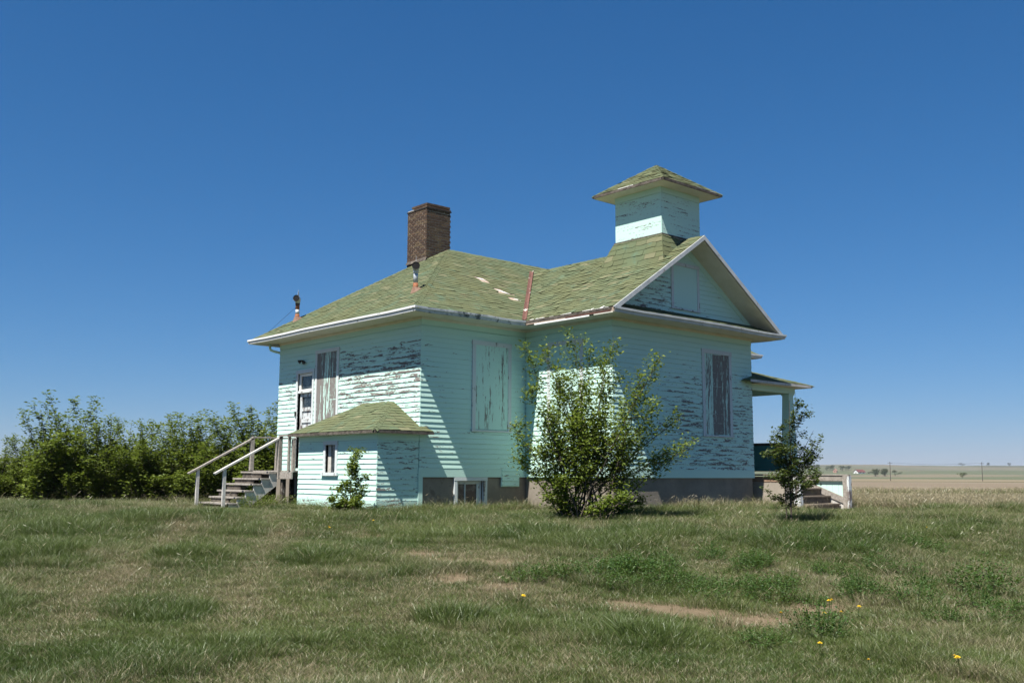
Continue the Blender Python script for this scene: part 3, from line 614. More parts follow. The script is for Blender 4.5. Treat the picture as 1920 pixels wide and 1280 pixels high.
MB().tube([(.207, 6.03, ZE + PT * .8 + .42), (-.30, 6.75, ZE + .2)], .004, 4).build('guy_wire', 'iron', house)
# place the shingles: the 300 that show largest singly, the rest joined per slope
SH.sort(key=lambda q: -q[0])
for i, (sc, par, vs_, fs, tint, rest) in enumerate(SH):
    if i < 300: MB().add(vs_, fs, tint=tint).build('shingle', 'shingle', par, fix=False)
    else: rest.add(vs_, fs, tint=tint)
for par, mb in SHREST.values():
    if mb.v: mb.build('shingle_field', 'shingle', par, kind='stuff', fix=False)
SHREST.clear(); SH.clear()

# ------------------------------------------------------------------ cellar shed against the sunny wall
shed = thing('cellar_shed', 'small mint clapboard lean-to with hipped shingle roof beside the back door', 'shed', (-.6, 1.6, 0))
SX, SY = 1.117, 3.33; SW = (1.575, 2.18, ZB + .06, ZB + .81)
def sk(o): o.parent = shed; o.matrix_parent_inverse = Matrix.Translation((.6, -1.6, 0)); return o
def wear_S(s, z): return .34 + .12 * bump(z, 1.5, .3)
def wear_S2(s, z): return .56 + .05 * bump(z, 1.4, .5) - .1 * ramp(z, 1.5, 1.7)
for O, e, n, s1, hl, wf, sd_, ext in (((-SX, 0, 0), ey, mx_, SY, [(SW[0] + .09, SW[1] - .09, SW[2] + .04, SW[3] - .09)], wear_S, 51, (0, .012)), ((-SX, 0, 0), ex, my_, SX - .03, [], wear_S2, 52, (.012, 0)), ((-SX, SY, 0), ex, ey, SX, [], wear_S, 53, (.012, 0))):
    w = sk(grid_panel(O, e, n, .004, s1 - .004, -.5, ZB + .95, hl, .09).build('wall', 'sheath', None))
    flat('skirt_board', 'mint', w, O, e, n, -ext[0], s1 + ext[1], -.5, .235, .001, .018, .60)
    clapboards(w, O, e, n, -ext[0] * .8, s1 + ext[1] * .8, .238, ZB + .80, wf, hl, seed=sd_)
    flat('frieze_board', 'mint', w, O, e, n, -ext[0], s1 + ext[1], ZB + .802, ZB + .95, .001, .018, .1)
    for o in w.children: o.matrix_parent_inverse = w.matrix_world.inverted() if 0 else Matrix.Identity(4)
sk(flat('corner_board', 'mint', None, (0, 0, 0), ex, my_, -.035, .085, .02, ZB + .2, .002, .03, .15))
# small window
sw = bpy.data.objects.new('window', None); col.objects.link(sw); sk(sw); S0 = (-SX, 0, 0)
y0, y1, z0, z1 = SW
flat('casing', 'trim', sw, S0, ey, mx_, y0, y0 + .09, z0, z1 - .09, -.05, .034, .25); flat('casing', 'trim', sw, S0, ey, mx_, y1 - .09, y1, z0, z1 - .09, -.05, .034, .25)
flat('head_casing', 'trim', sw, S0, ey, mx_, y0 - .01, y1 + .01, z1 - .088, z1, -.05, .038, .2); flat('sill', 'trim', sw, S0, ey, mx_, y0 - .05, y1 + .05, z0 - .04, z0 + .035, -.05, .065, .3)
flat('sash_stile', 'wood_w', sw, S0, ey, mx_, y1 - .22, y1 - .092, z0 + .037, z1 - .09, -.075, -.045, .3); flat('sash_stile', 'wood_w', sw, S0, ey, mx_, y0 + .092, y0 + .115, z0 + .037, z1 - .09, -.075, -.046, .3)
flat('pane', 'glass', sw, S0, ey, mx_, y0 + .10, y1 - .2, z0 + .03, z1 - .08, -.068, -.062, bevel=0)
# roof
SE = .20; ZSE = ZB + 1.0; ZST = ZB + 1.72; ox = .24
E0, E1, E2 = (-SX - SE, -SE, ZSE), (-SX - SE, SY + SE, ZSE), (0, SY + SE, ZSE)
T0, T1 = (-.015, 1.02, ZST), (-.015, SY - 1.0, ZST); E3 = (ox, -SE, ZSE); E3b = (ox - .12, -.022, ZSE + .115); E3c = (-.015, -.022, ZSE + .115)
sr = sk(MB().add([E0, E1, E2, T0, T1, E3, E3b, E3c] + [(q[0], q[1], q[2] - .05) for q in (E0, E1, E2, T0, T1, E3, E3b, E3c)],
    [(0, 1, 4, 3), (1, 2, 4), (0, 3, 7, 6, 5), (8, 11, 12, 9), (9, 12, 10), (8, 13, 14, 15, 11), (0, 8, 9, 1), (1, 9, 10, 2), (0, 5, 13, 8), (5, 6, 14, 13), (6, 7, 15, 14)]).build('roof', 'felt', None))
shingle_slope(sr, [E1, E0, T0, T1], seed=61, tab=.28, expo=.135); E2b = (-.015, -SE, ZSE); shingle_slope(sr, [E0, E2b, T0], seed=62, tab=.28, expo=.135); shingle_slope(sr, [E2b, E3, E3b, E3c], seed=66, tab=.28, expo=.135); shingle_slope(sr, [E2, E1, T1], seed=63)
caps(sr, E0, T0, Vector((-1, 0, -.55)), Vector((0, -1, -.6)), .11, .15, 64); caps(sr, T1, T0, Vector((-1, 0, -.55)), Vector((1, 0, -.1)), .08, .15, 65)
for o in sr.children: o.matrix_parent_inverse = Matrix.Identity(4)
for p_, q_, w_ in (((-SX - SE - .012, -SE - .02, ZSE - .03), (-SX - SE - .012, SY + SE, ZSE - .03), .022), ((-SX - SE - .02, -SE - .012, ZSE - .032), (ox, -SE - .012, ZSE - .032), .02)):
    sk(MB().bar(p_, q_, w_, .06).build('fascia', 'wood_d', None))
sk(MB().prism([(-SX - SE + .01, -SE + .005, ZSE - .058), (-SX - SE + .01, SY + SE, ZSE - .058), (0.0, SY + SE, ZSE - .058), (0.0, -.0, ZSE - .058), (ox - .02, -.025, ZSE - .058), (ox - .02, -SE + .005, ZSE - .058)], (0, 0, .004)).build('soffit', 'cream', None))
SH.sort(key=lambda q: -q[0])
for i, (sc, par, vs_, fs, tint, rest) in enumerate(SH):
    if i < 290: MB().add(vs_, fs, tint=tint).build('shingle', 'shingle', par, fix=False)
    else: rest.add(vs_, fs, tint=tint)
for par, mb in SHREST.values():
    if mb.v: mb.build('shingle_field', 'shingle', par, kind='stuff', fix=False)
SHREST.clear(); SH.clear()
# sub-parts were built in world coordinates under parents with an offset inverse: nothing else to move

# ------------------------------------------------------------------ wooden back steps and landing
st = thing('back_steps', 'grey wooden steps and landing with handrails at the back door', 'steps', (-1.9, 4.7, 0))
def ks(o): o.parent = st; o.matrix_parent_inverse = Matrix.Translation((1.9, -4.7, 0)); return o
LZ = ZB + .135; LX = -1.27; YN, YF = 4.02, 5.48
for i in range(8):
    x = LX + .03 + i * .155; ks(box('landing_plank', 'wood', None, x, min(x + .148, -.02), 3.42, YF + .06, LZ - .035, LZ + rng.uniform(-.003, .003), bevel=.004))
ks(box('landing_beam', 'wood', None, LX, LX + .04, 3.40, YF + .04, LZ - .20, LZ - .038, bevel=.004)); ks(box('landing_beam', 'wood', None, LX + .042, -.03, YF, YF + .04, LZ - .20, LZ - .038, bevel=.004))
for (x, y) in ((LX + .1, YN - .05), (LX + .1, YF - .1), (-.15, YF - .1)): ks(box('leg_post', 'wood_d', None, x - .05, x + .05, y - .05, y + .05, -.3, LZ - .2, bevel=.005))
NS = 6; run, rise = .205, .148
for i in range(NS):
    x1 = LX - .03 - i * run; zt = LZ - .03 - i * rise + (.0 if i else .0)
    sag = rng.uniform(-.006, .006); far = YF + (.0 if i < 5 else .12)
    o = MB().prism([(x1 - .235, YN + .0, zt - .04), (x1, YN, zt - .04), (x1, YN, zt), (x1 - .235, YN, zt)], (0, far - YN + .04, 0)).build('tread', 'wood', None, bevel=.004); ks(o); o.rotation_euler.x = sag * .4
    if i < 5: ks(box('riser', 'wood_d', None, x1 - .205, x1 - .185, YN + (.45 if i != 2 else .7), YF - .02, zt - rise + .002, zt - .042))
prof = [(LX - .0, LZ - .06)]
for i in range(NS): x1 = LX - .03 - i * run; zt = LZ - .071 - i * rise; prof += [(x1 - .0, zt), (x1 - .19, zt)]
prof += [(LX - .03 - NS * run, -.1), (LX - .03 - (NS - 1) * run, -.12), (LX, LZ - .48)]
for y in (YN + .03, YF - .05):
    # saw-tooth stringer from quads
    mb = MB()
    for i in range(NS):
        x1 = LX - .03 - i * run; x0 = x1 - run; zt = LZ - .071 - i * rise; zl = LZ - .36 - i * rise
        mb.prism([(x1, y, zl), (x0, y, zl - rise), (x0 + .012, y, zt), (x1, y, zt)], (0, .04, 0))
    ks(mb.build('stringer', 'wood_w', None))
def rail(name, p_, q_, w=.045, h=.09, mat='wood_w'): ks(MB().bar(p_, q_, w, h).build(name, mat, None, bevel=.005))
for y, mat in ((YN, 'wood_w'), (YF, 'wood')):
    rail('handrail', (LX + .06, y, LZ + .83), (-2.93, y, .80), .09, .045, mat); ks(box('rail_post', 'wood_w', None, -2.72, -2.64, y - .025, y + .025, -.15, .90, bevel=.005))
    ks(box('landing_post', 'wood', None, LX - .045, LX + .055, y - .045, y + .045, (LZ - .2 if y == YN else LZ), LZ + .82, bevel=.005))
rail('landing_rail', (LX, YN, LZ + .845), (LX, 3.2, LZ + .845), .09, .035, 'wood'); rail('landing_rail', (LX, YF, LZ + .845), (-.03, YF, LZ + .845), .09, .035, 'wood')
ks(box('landing_post', 'wood', None, LX - .03, LX + .03, 3.52, 3.58, LZ, LZ + .82, bevel=.004)); ks(box('landing_post', 'wood', None, -.12, -.04, YF - .04, YF + .04, LZ, LZ + .82, bevel=.004))
ks(box('landing_post', 'wood', None, -.6, -.55, YF - .03, YF + .03, LZ, LZ + .82, bevel=.004))

# ------------------------------------------------------------------ front porch in the angle of the wing
po = thing('front_porch', 'small corner porch with tapered post, shingled hip roof and concrete base', 'porch', (9.6, -2.0, 0))
def kp(o): o.parent = po; o.matrix_parent_inverse = Matrix.Translation((-9.6, 2.0, 0)); return o
PX1, PY0 = 10.62, -2.84; DZ = ZB + .10
kp(MB().box(8.81, 9.25, -3.62, -.02, -.4, DZ - .20).build('porch_base', 'concrete_l', None, bevel=.01)); kp(MB().box(9.251, PX1 + .05, PY0, -.02, -.4, DZ - .20).build('porch_base', 'concrete_l', None))
kp(box('deck_beam', 'wood_b', None, 8.80, 8.86, -3.62, -3.20, DZ - .198, DZ - .062, bevel=.005)); kp(box('deck_beam', 'wood_b', None, 8.80, 8.86, -3.19, -2.5, DZ - .198, DZ - .06, bevel=.005)); kp(box('deck_beam', 'wood_b', None, 8.862, 9.25, -3.63, -3.57, DZ - .198, DZ - .062, bevel=.005))
i = 0; x = 8.74
while x < PX1 + .05:
    kp(box('deck_plank', 'tread', None, x, x + .132, (-3.66 if x < 9.2 else PY0 - .04), -.03, DZ - .038, DZ + rng.uniform(-.003, .004), bevel=.004)); x += .138
box_beam = kp(flat('beam', 'mint', None, (8.53, PY0, 0), ex, my_, 0.02, 2.12, ZB + 2.29, ZB + 2.50, -.16, .0, .2)); kp(box('beam', 'mint', None, PX1 - .16, PX1, PY0 + .162, -.02, ZB + 2.29, ZB + 2.50))
MBc = MB(); cx_, cy_ = 10.50, PY0 + .14
v = []
for h, z_ in ((.165, DZ + .005), (.105, ZB + 2.289)): v += [(cx_ - h, cy_ - h, z_), (cx_ + h, cy_ - h, z_), (cx_ + h, cy_ + h, z_), (cx_ - h, cy_ + h, z_)]
MBc.add(v, [(3, 2, 1, 0), (4, 5, 6, 7)] + [(i, (i + 1) % 4, (i + 1) % 4 + 4, i + 4) for i in range(4)], wear=.35, vf=.5); kp(MBc.build('column', 'mint_v', None, bevel=.006))
kp(box('column_capital', 'mint', None, cx_ - .13, cx_ + .13, cy_ - .13, cy_ + .13, ZB + 2.24, ZB + 2.287, bevel=.005))
# half wall on the outer side
hw = kp(MB().box(PX1 - .14, PX1 - .02, -2.48, -.03, DZ + .08, DZ + .80).build('half_wall', 'sheath', None))
clapboards(hw, (PX1 - .14, -2.48, 0), ey, mx_, 0, 2.44, DZ + .10, DZ + .80, lambda s, z: .2, mat='teal_shaded', seed=71)
kp(box('half_wall_cap', 'wood_d', None, PX1 - .19, PX1 + .03, -2.49, -.03, DZ + .802, DZ + .86, bevel=.005))
# roof
ZPE = ZB + 2.50; QX, QY = PX1 + .30, PY0 - .35; ms = .33
Q0, Q1, Q2 = (8.02, -c_ - .14, ZPE + .03), (8.535, QY + .0, ZPE), (QX, QY, ZPE); QW = (8.535, QY + (QX - 8.535), ZPE + ms * (QX - 8.535)); Q3 = (QX, -.02, ZPE); QW2 = (8.535, -.02, QW[2])
pr = kp(MB().add([Q1, Q2, QW, Q3, QW2] + [(q[0], q[1], q[2] - .05) for q in (Q1, Q2, QW, Q3, QW2)], [(0, 1, 2), (1, 3, 4, 2), (5, 7, 6), (6, 7, 9, 8), (0, 5, 6, 1), (1, 6, 8, 3), (0, 2, 7, 5)]).build('roof', 'felt', None))
shingle_slope(pr, [Q1, Q2, QW], seed=72); shingle_slope(pr, [Q2, Q3, QW2, QW], seed=73)
# little return of the eave round the corner of the wing
rq = [(8.04, -c_ - .02, ZPE - .02), (8.54, -c_ - .02, ZPE - .02), (8.54, QY, ZPE - .02), (8.04 + .1, QY + .06, ZPE - .02)]
rt = kp(MB().add(rq + [(8.54, -c_ - .02, ZPE + .14), (8.12, -c_ - .02, ZPE + .02), (8.54, QY, ZPE + .004), (8.15, QY + .06, ZPE + .003)], [(3, 2, 1, 0), (5, 4, 6, 7), (0, 1, 4, 5), (1, 2, 6, 4), (2, 3, 7, 6), (3, 0, 5, 7)]).build('eave_return', 'shingle', None))
kp(MB().bar((8.06, QY - .012, ZPE - .03), (QX + .01, QY - .012, ZPE - .03), .022, .065).build('fascia', 'wood_w', None)); kp(MB().bar((QX + .012, QY, ZPE - .03), (QX + .012, -.03, ZPE - .03), .022, .06).build('fascia', 'wood_d', None))
kp(box('soffit', 'cream', None, 8.54, QX - .01, QY + .002, -.03, ZPE - .062, ZPE - .053))
caps(pr, Q2, QW, Vector((1, 0, -ms)), Vector((0, -1, -ms)), .11, .15, 74)
SH.sort(key=lambda q: -q[0])
for i, (sc, par, vs_, fs, tint, rest) in enumerate(SH):
    if i < 250: MB().add(vs_, fs, tint=tint).build('shingle', 'shingle', par, fix=False)
    else: rest.add(vs_, fs, tint=tint)
for par, mb in SHREST.values():
    if mb.v: mb.build('shingle_field', 'shingle', par, kind='stuff', fix=False)
# steps down towards the lawn
ps = thing('porch_steps', 'worn dark plank steps with boarded side panel below the front porch', 'steps', (10, -3.5, 0))
def k2(o): o.parent = ps; o.matrix_parent_inverse = Matrix.Translation((-10, 3.5, 0)); return o
rs, rn = .19, .27
for i in range(4):
    yb = -3.02 - i * rn; zt = DZ - .16 - i * .195
    k2(box('tread', 'tread', None, 9.26, PX1 - .03, yb - rn - .02, yb + .03, zt - .045, zt, bevel=.006)); k2(box('riser', 'tread', None, 9.27, PX1 - .04, yb - rn + .012, yb - rn + .034, zt - .19, zt - .047, bevel=.003))
YE = -4.36
k2(MB().prism([(PX1, -2.9, DZ - .15), (PX1, -3.1, DZ - .30), (PX1, YE + .16, -.02 + .1), (PX1, YE + .16, -.05), (PX1, -2.9, -.05)], (.03, 0, 0)).build('side_stringer', 'wood_w', None))
for i in range(7):
    yy = -3.02 - i * .17; k2(box('side_board', 'mint_v', None, PX1 + .032, PX1 + .05, yy - .166, yy, -.03, DZ - .17, wear=.45 if i % 3 == 1 else .2, bevel=.002))
k2(MB().bar((PX1 - .012, -2.95, DZ - .19), (PX1 - .012, YE + .14, .18), .03, .16).build('side_rail', 'wood', None, bevel=.004))
k2(box('top_board', 'wood', None, PX1 - .03, PX1 + .03, YE + .14, -2.9, DZ - .165, DZ - .028, bevel=.004)); k2(box('top_cap', 'wood', None, PX1 - .05, PX1 + .07, YE - .02, -2.88, DZ - .026, DZ + .004, bevel=.004))
k2(box('newel_board', 'wood', None, PX1 - .045, PX1 + .05, YE + .03, YE + .16, -.06, DZ - .03, bevel=.004)); k2(box('newel_post', 'trim', None, PX1 - .06, PX1 + .08, YE - .03, YE + .028, -.06, DZ - .03, wear=.62, bevel=.004))
k2(box('newel_post', 'trim', None, 9.12, 9.24, -3.86, -3.66, -.1, DZ - .06, wear=.6, bevel=.004))
slab = k2(MB().box(8.95, 10.95, -4.85, -3.9, -.3, -.07).build('stone_slab', 'concrete', None, bevel=.03))

# ------------------------------------------------------------------ ground
BARE = [(-4.6, -6.35, .45), (-4.61, -7.1, .5), (-4.39, -7.62, .45), (-5.44, -8.15, .32), (-5.42, -9.01, .35), (-4.89, -10.59, .35), (-4.75, -10.97, .4), (-4.59, -11.34, .35), (-4.48, -11.84, .45), (-3.43, -11.87, .45), (-3.9, -3.9, .3)]
LUSH = [(-3.51, -5.01, .6), (-3.0, -5.4, .6), (-2.62, -5.54, .6), (-1.92, -5.79, .8), (-2.34, -6.96, .8), (-2.14, -7.77, .9), (-.8, -7.2, .9), (-9.0, -2.8, .9), (-7.9, -1.0, .9), (-5.5, 1.0, 1.0), (-10.6, -6.2, .6), (-6.1, -11.9, .35), (-6.9, -9.9, .3), (-5.9, -5.8, .4), (.5, -9.3, 1.0), (-7.2, -4.4, .5)]
TRACK = [(-4.6, 1.6), (-5.4, -.2), (-6.35, -2.05), (-7.6, -3.9), (-8.84, -5.87), (-9.6, -7.2), (-10.3, -8.4)]
def blob(x, y, L):
    r = np.zeros_like(x)
    for (a, b, w) in L: r = np.maximum(r, np.exp(-(((x - a) ** 2 + (y - b) ** 2) / w ** 2)))
    return r
def track(x, y):
    d = np.full_like(x, 1e9)
    for off in (0.0, 1.5):
        for (p, q) in zip(TRACK[:-1], TRACK[1:]):
            ax, ay, bx, by = p[0] + off, p[1] - off * .5, q[0] + off, q[1] - off * .5; t = np.clip(((x - ax) * (bx - ax) + (y - ay) * (by - ay)) / ((bx - ax) ** 2 + (by - ay) ** 2), 0, 1)
            d = np.minimum(d, np.hypot(x - ax - t * (bx - ax), y - ay - t * (by - ay)))
    return np.exp(-(d / .28) ** 2)
def dryness(x, y):
    """how straw-coloured the turf is, 0 lush to 1 dead"""
    x = np.asarray(x, float); y = np.asarray(y, float); t, s = ts(x, y)
    d = .23 + (fbm(x * .55, y * .55, 21) - .5) * 1.0 + (fbm(x * 2.1, y * 2.1, 31, 3) - .5) * .7
    d = d + .14 * sstep(12, 8, t) * sstep(-2.5, 1.5, s) + .35 * track(x, y) + .45 * blob(x, y, BARE) - .55 * blob(x, y, LUSH)
    d = d + .25 * sstep(21, 27, t) * sstep(4, 9, s) + .2 * sstep(26, 30, t) * sstep(-4, -9, s) - .08 * sstep(13, 17, t) * sstep(22, 19, t)
    return np.clip(d, 0, 1)
def land_colour(x, y):
    t, s = ts(x, y); d = dryness(x, y); bare = np.clip(blob(x, y, BARE) * 1.3, 0, 1)
    def C(*c): return np.array(c)[None, :]
    def mixc(a, b, f): return a * (1 - f[:, None]) + b * f[:, None]
    c = mixc(C(.034, .038, .014), C(.098, .080, .044), d); c = mixc(c, C(.165, .122, .080), bare)
    wob = (fbm(s / 14, t / 14, 41, 3) - .5) * 5
    f = sstep(31, 35, t + wob) * sstep(0, 3, s); c = mixc(c, C(.185, .150, .112), f)                     # stubble
    st = fbm(s / 25, t / 60, 43, 4); c = mixc(c, C(.215, .182, .135), f * sstep(.5, .7, st))
    c = mixc(c, C(.040, .052, .020), sstep(275, 285, t) * sstep(335, 325, t))
    g = sstep(328, 336, t); n = fbm(s / 260 + 9, t / 420, 47, 4); c = mixc(c, C(.205, .168, .112), g)
    g2 = sstep(640, 900, t + (n - .5) * 600); c = mixc(c, C(.085, .108, .060), g2 * sstep(.40, .52, n)); c = mixc(c, C(.185, .155, .110), g2 * sstep(.52, .42, fbm(s / 500, t / 300, 53, 4)) * .8)
    g3 = sstep(1500, 2400, t); c = mixc(c, C(.092, .112, .076), g3 * .85); c = mixc(c, C(.045, .056, .040), g3 * sstep(.58, .66, fbm(s / 160, t / 90, 59, 4)) * .8); c = mixc(c, C(.17, .145, .115), g3 * sstep(.56, .62, fbm(s / 420, t / 260, 61, 3)) * .7)  # far green hills mixed paler: distance haze put into the land colour
    return c
def ground_sheet():
    rad = [0.0]; r = 2.5
    while r < 9000: rad.append(r); r *= 1.02 if r < 40 else 1.05
    na = 640; ang = np.linspace(0, 2 * math.pi, na, endpoint=False)
    X = [np.array([CAM.x])]; Y = [np.array([CAM.y])]
    for r in rad[1:]: X.append(CAM.x + r * np.cos(ang)); Y.append(CAM.y + r * np.sin(ang))
    X = np.concatenate(X); Y = np.concatenate(Y); Z = ground_z(X, Y); cl = land_colour(X, Y)
    f = [(0, 1 + i, 1 + (i + 1) % na) for i in range(na)]
    for k in range(len(rad) - 2):
        o = 1 + k * na; f += [(o + i, o + na + i, o + na + (i + 1) % na, o + (i + 1) % na) for i in range(na)]
    me = bpy.data.meshes.new('ground'); me.from_pydata(list(zip(X.tolist(), Y.tolist(), Z.tolist())), [], f)
    at = me.attributes.new('land', 'FLOAT_COLOR', 'POINT'); at.data.foreach_set('color', np.concatenate([cl, np.ones((len(cl), 1))], 1).astype(np.float32).ravel())
    me.polygons.foreach_set('use_smooth', [True] * len(me.polygons)); return me
def ground_mat():
    g = G('turf_and_fields'); P = g.n('ShaderNodeNewGeometry').outputs['Position']; c = g.attr('land')[0]
    n1 = g.noise(P, 14, 6, .7); n2 = g.noise(P, 1.3, 5, .6); n3 = g.noise(P, .05, 6, .65)
    c = g.mix(g.ss(n1, .3, .7), g.mix(.25, c, (.02, .018, .01)), g.mix(.25, c, (.17, .14, .09)))
    c = g.mix(g.ma('MULTIPLY', g.ss(n2, .45, .75), .3), c, (.075, .06, .035)); c = g.mix(g.ma('MULTIPLY', g.ss(n3, .5, .65), .22), c, (.13, .11, .07))
    g.bsdf(c, .97, .05, n1, .03, .8); return g.m
M['ground'] = ground_mat()
me = ground_sheet(); me.materials.append(M['ground']); gro = obj('ground', me); gro['kind'] = 'structure'

# ------------------------------------------------------------------ grass
def grass_mat():
    g = G('grass_blade'); b = g.attr('bt')[2]; d = g.attr('dry', 'INSTANCER')[2]; k = g.attr('hue', 'INSTANCER')[2]
    f = g.ss(g.ma('ADD', d, g.ma('MULTIPLY', g.ma('SUBTRACT', b, .5), .95)), .30, .80)
    gr = g.mix(k, (.057, .098, .014), (.100, .133, .028)); gr = g.mix(g.ss(b, .05, .9), gr, g.mix(k, (.044, .078, .013), (.118, .152, .042)))
    st = g.mix(b, (.18, .148, .080), (.31, .265, .165)); c = g.mix(f, gr, st)
    df = g.n('ShaderNodeBsdfDiffuse', {'Color': c}); tr = g.n('ShaderNodeBsdfTranslucent', {'Color': c}); gl = g.n('ShaderNodeBsdfGlossy', {'Color': (.9, .95, .9, 1), 'Roughness': .42})
    m1 = g.n('ShaderNodeMixShader', {0: .32, 1: df.outputs[0], 2: tr.outputs[0]}); m2 = g.n('ShaderNodeMixShader', {0: .035, 1: m1.outputs[0], 2: gl.outputs[0]})
    g.t.links.new(m2.outputs[0], g.out.inputs[0]); return g.m
M['grass'] = grass_mat()
def tuft(name, nb, h0, h1, spread, lean, wid, seed, heads=0, segs=3):
    rg = random.Random(seed); mb = MB(); wind = Vector((.5, -.3, 0))
    for i in range(nb):
        a = rg.uniform(0, 6.283); r = spread * math.sqrt(rg.random()); p = Vector((r * math.cos(a), r * math.sin(a), -.015)); h = rg.uniform(h0, h1)
        out = Vector((math.cos(a + rg.gauss(0, .9)), math.sin(a + rg.gauss(0, .9)), 0)) * lean * rg.uniform(.3, 1.3) + wind * lean * .35
        fa = rg.uniform(0, 3.14); sd_ = Vector((math.cos(fa), math.sin(fa), 0)) * wid * rg.uniform(.6, 1.3) * .5; bt = rg.random(); v = []
        for k in range(segs + 1):
            t = k / segs; q = p + Vector((0, 0, 1)) * h * (t - .28 * lean * t * t) + out * h * t * t
            wv = sd_ * (1 - t * .85) if k < segs else sd_ * .04
            v += [q - wv, q + wv]
        mb.add(v, [(2 * k, 2 * k + 1, 2 * k + 3, 2 * k + 2) for k in range(segs)], bt=bt)
        if i < heads:
            q = Vector(v[-1]); dv = (Vector(v[-1]) - Vector(v[-3])).normalized(); s2_ = sd_.normalized() * .0035
            mb.add([q - dv * .03, q - s2_, q + dv * .04, q + s2_], [(0, 1, 2, 3)], bt=1.0)
    return bpy.data.objects.new(name, mb.mesh(name, 'grass', fix=False))
TUFT = []          # (template objects stay outside the scene; the grass object instances them)
for k in range(3): TUFT.append(tuft('lawn_tuft', 42, .035, .09, .10, .8, .0048, 100 + k))
for k in range(3): TUFT.append(tuft('turf_tuft', 38, .07, .16, .10, .7, .0045, 110 + k))
for k in range(3): TUFT.append(tuft('tall_tuft', 36, .12, .25, .10, .6, .0055, 120 + k))
for k in range(3): TUFT.append(tuft('straw_tuft', 22, .05, .13, .11, 1.5, .0050, 130 + k))
for k in range(3): TUFT.append(tuft('stalk_tuft', 5, .18, .40, .07, 1.0, .0034, 140 + k, 4))
for k in range(3): TUFT.append(tuft('field_tuft', 26, .10, .22, .16, .5, .0075, 150 + k, 12))
def gn_scatter(name, pts, rotz, scl, kind, dry, hue, label=None):
    me = bpy.data.meshes.new(name); me.from_pydata(pts.tolist(), [], [])
    for k, v, ty in (('rz', rotz, 'FLOAT'), ('sc', scl, 'FLOAT'), ('dry', dry, 'FLOAT'), ('hue', hue, 'FLOAT'), ('kd', kind, 'INT')):
        me.attributes.new(k, ty, 'POINT').data.foreach_set('value', np.asarray(v, np.int32 if ty == 'INT' else np.float32))
    o = obj(name, me); ng = bpy.data.node_groups.new(name, 'GeometryNodeTree')
    ng.interface.new_socket('Geometry', in_out='INPUT', socket_type='NodeSocketGeometry'); ng.interface.new_socket('Geometry', in_out='OUTPUT', socket_type='NodeSocketGeometry')
    gi, go = ng.nodes.new('NodeGroupInput'), ng.nodes.new('NodeGroupOutput'); L = ng.links.new
    jn = ng.nodes.new('GeometryNodeJoinGeometry')
    for t_ in reversed(TUFT):
        oi = ng.nodes.new('GeometryNodeObjectInfo'); oi.inputs['Object'].default_value = t_; oi.inputs['As Instance'].default_value = True; L(oi.outputs['Geometry'], jn.inputs[0])
    def na(nm, dt):
        n = ng.nodes.new('GeometryNodeInputNamedAttribute'); n.data_type = dt; n.inputs['Name'].default_value = nm; return n.outputs['Attribute']
    mp = ng.nodes.new('GeometryNodeMeshToPoints'); L(gi.outputs[0], mp.inputs['Mesh'])
    ip = ng.nodes.new('GeometryNodeInstanceOnPoints'); L(mp.outputs[0], ip.inputs['Points']); L(jn.outputs[0], ip.inputs['Instance']); ip.inputs['Pick Instance'].default_value = True
    L(na('kd', 'INT'), ip.inputs['Instance Index']); cx = ng.nodes.new('ShaderNodeCombineXYZ'); L(na('rz', 'FLOAT'), cx.inputs[2]); L(cx.outputs[0], ip.inputs['Rotation']); L(na('sc', 'FLOAT'), ip.inputs['Scale'])
    L(ip.outputs[0], go.inputs[0]); md = o.modifiers.new('scatter', 'NODES'); md.node_group = ng; o['kind'] = 'stuff'; return o
def in_house(x, y):
    m = .06
    return ((x > -m) & (x < W_ + m) & (y > -m) & (y < L_ + m)) | ((x > a_ - m) & (x < b_ + m) & (y > -c_ - m) & (y < .1)) | ((x > -SX - m) & (x < .1) & (y > -m) & (y < SY + m)) | ((x > 8.7) & (x < 10.75) & (y > -4.5) & (y < 0)) | ((x > -1.3) & (x < 0) & (y > 3.3) & (y < 5.5))
def sample(n, t0, t1, s_fn):
    t = np.sqrt(nr.uniform(t0 ** 2, t1 ** 2, n)); lo, hi = s_fn(t); s = nr.uniform(0, 1, n) * (hi - lo) + lo
    x = CAM.x + FH.x * t + RH.x * s; y = CAM.y + FH.y * t + RH.y * s; k = ~in_house(x, y); return x[k], y[k], t[k], s[k]
PT_, RZ, SC, KD, DR, HU = [], [], [], [], [], []
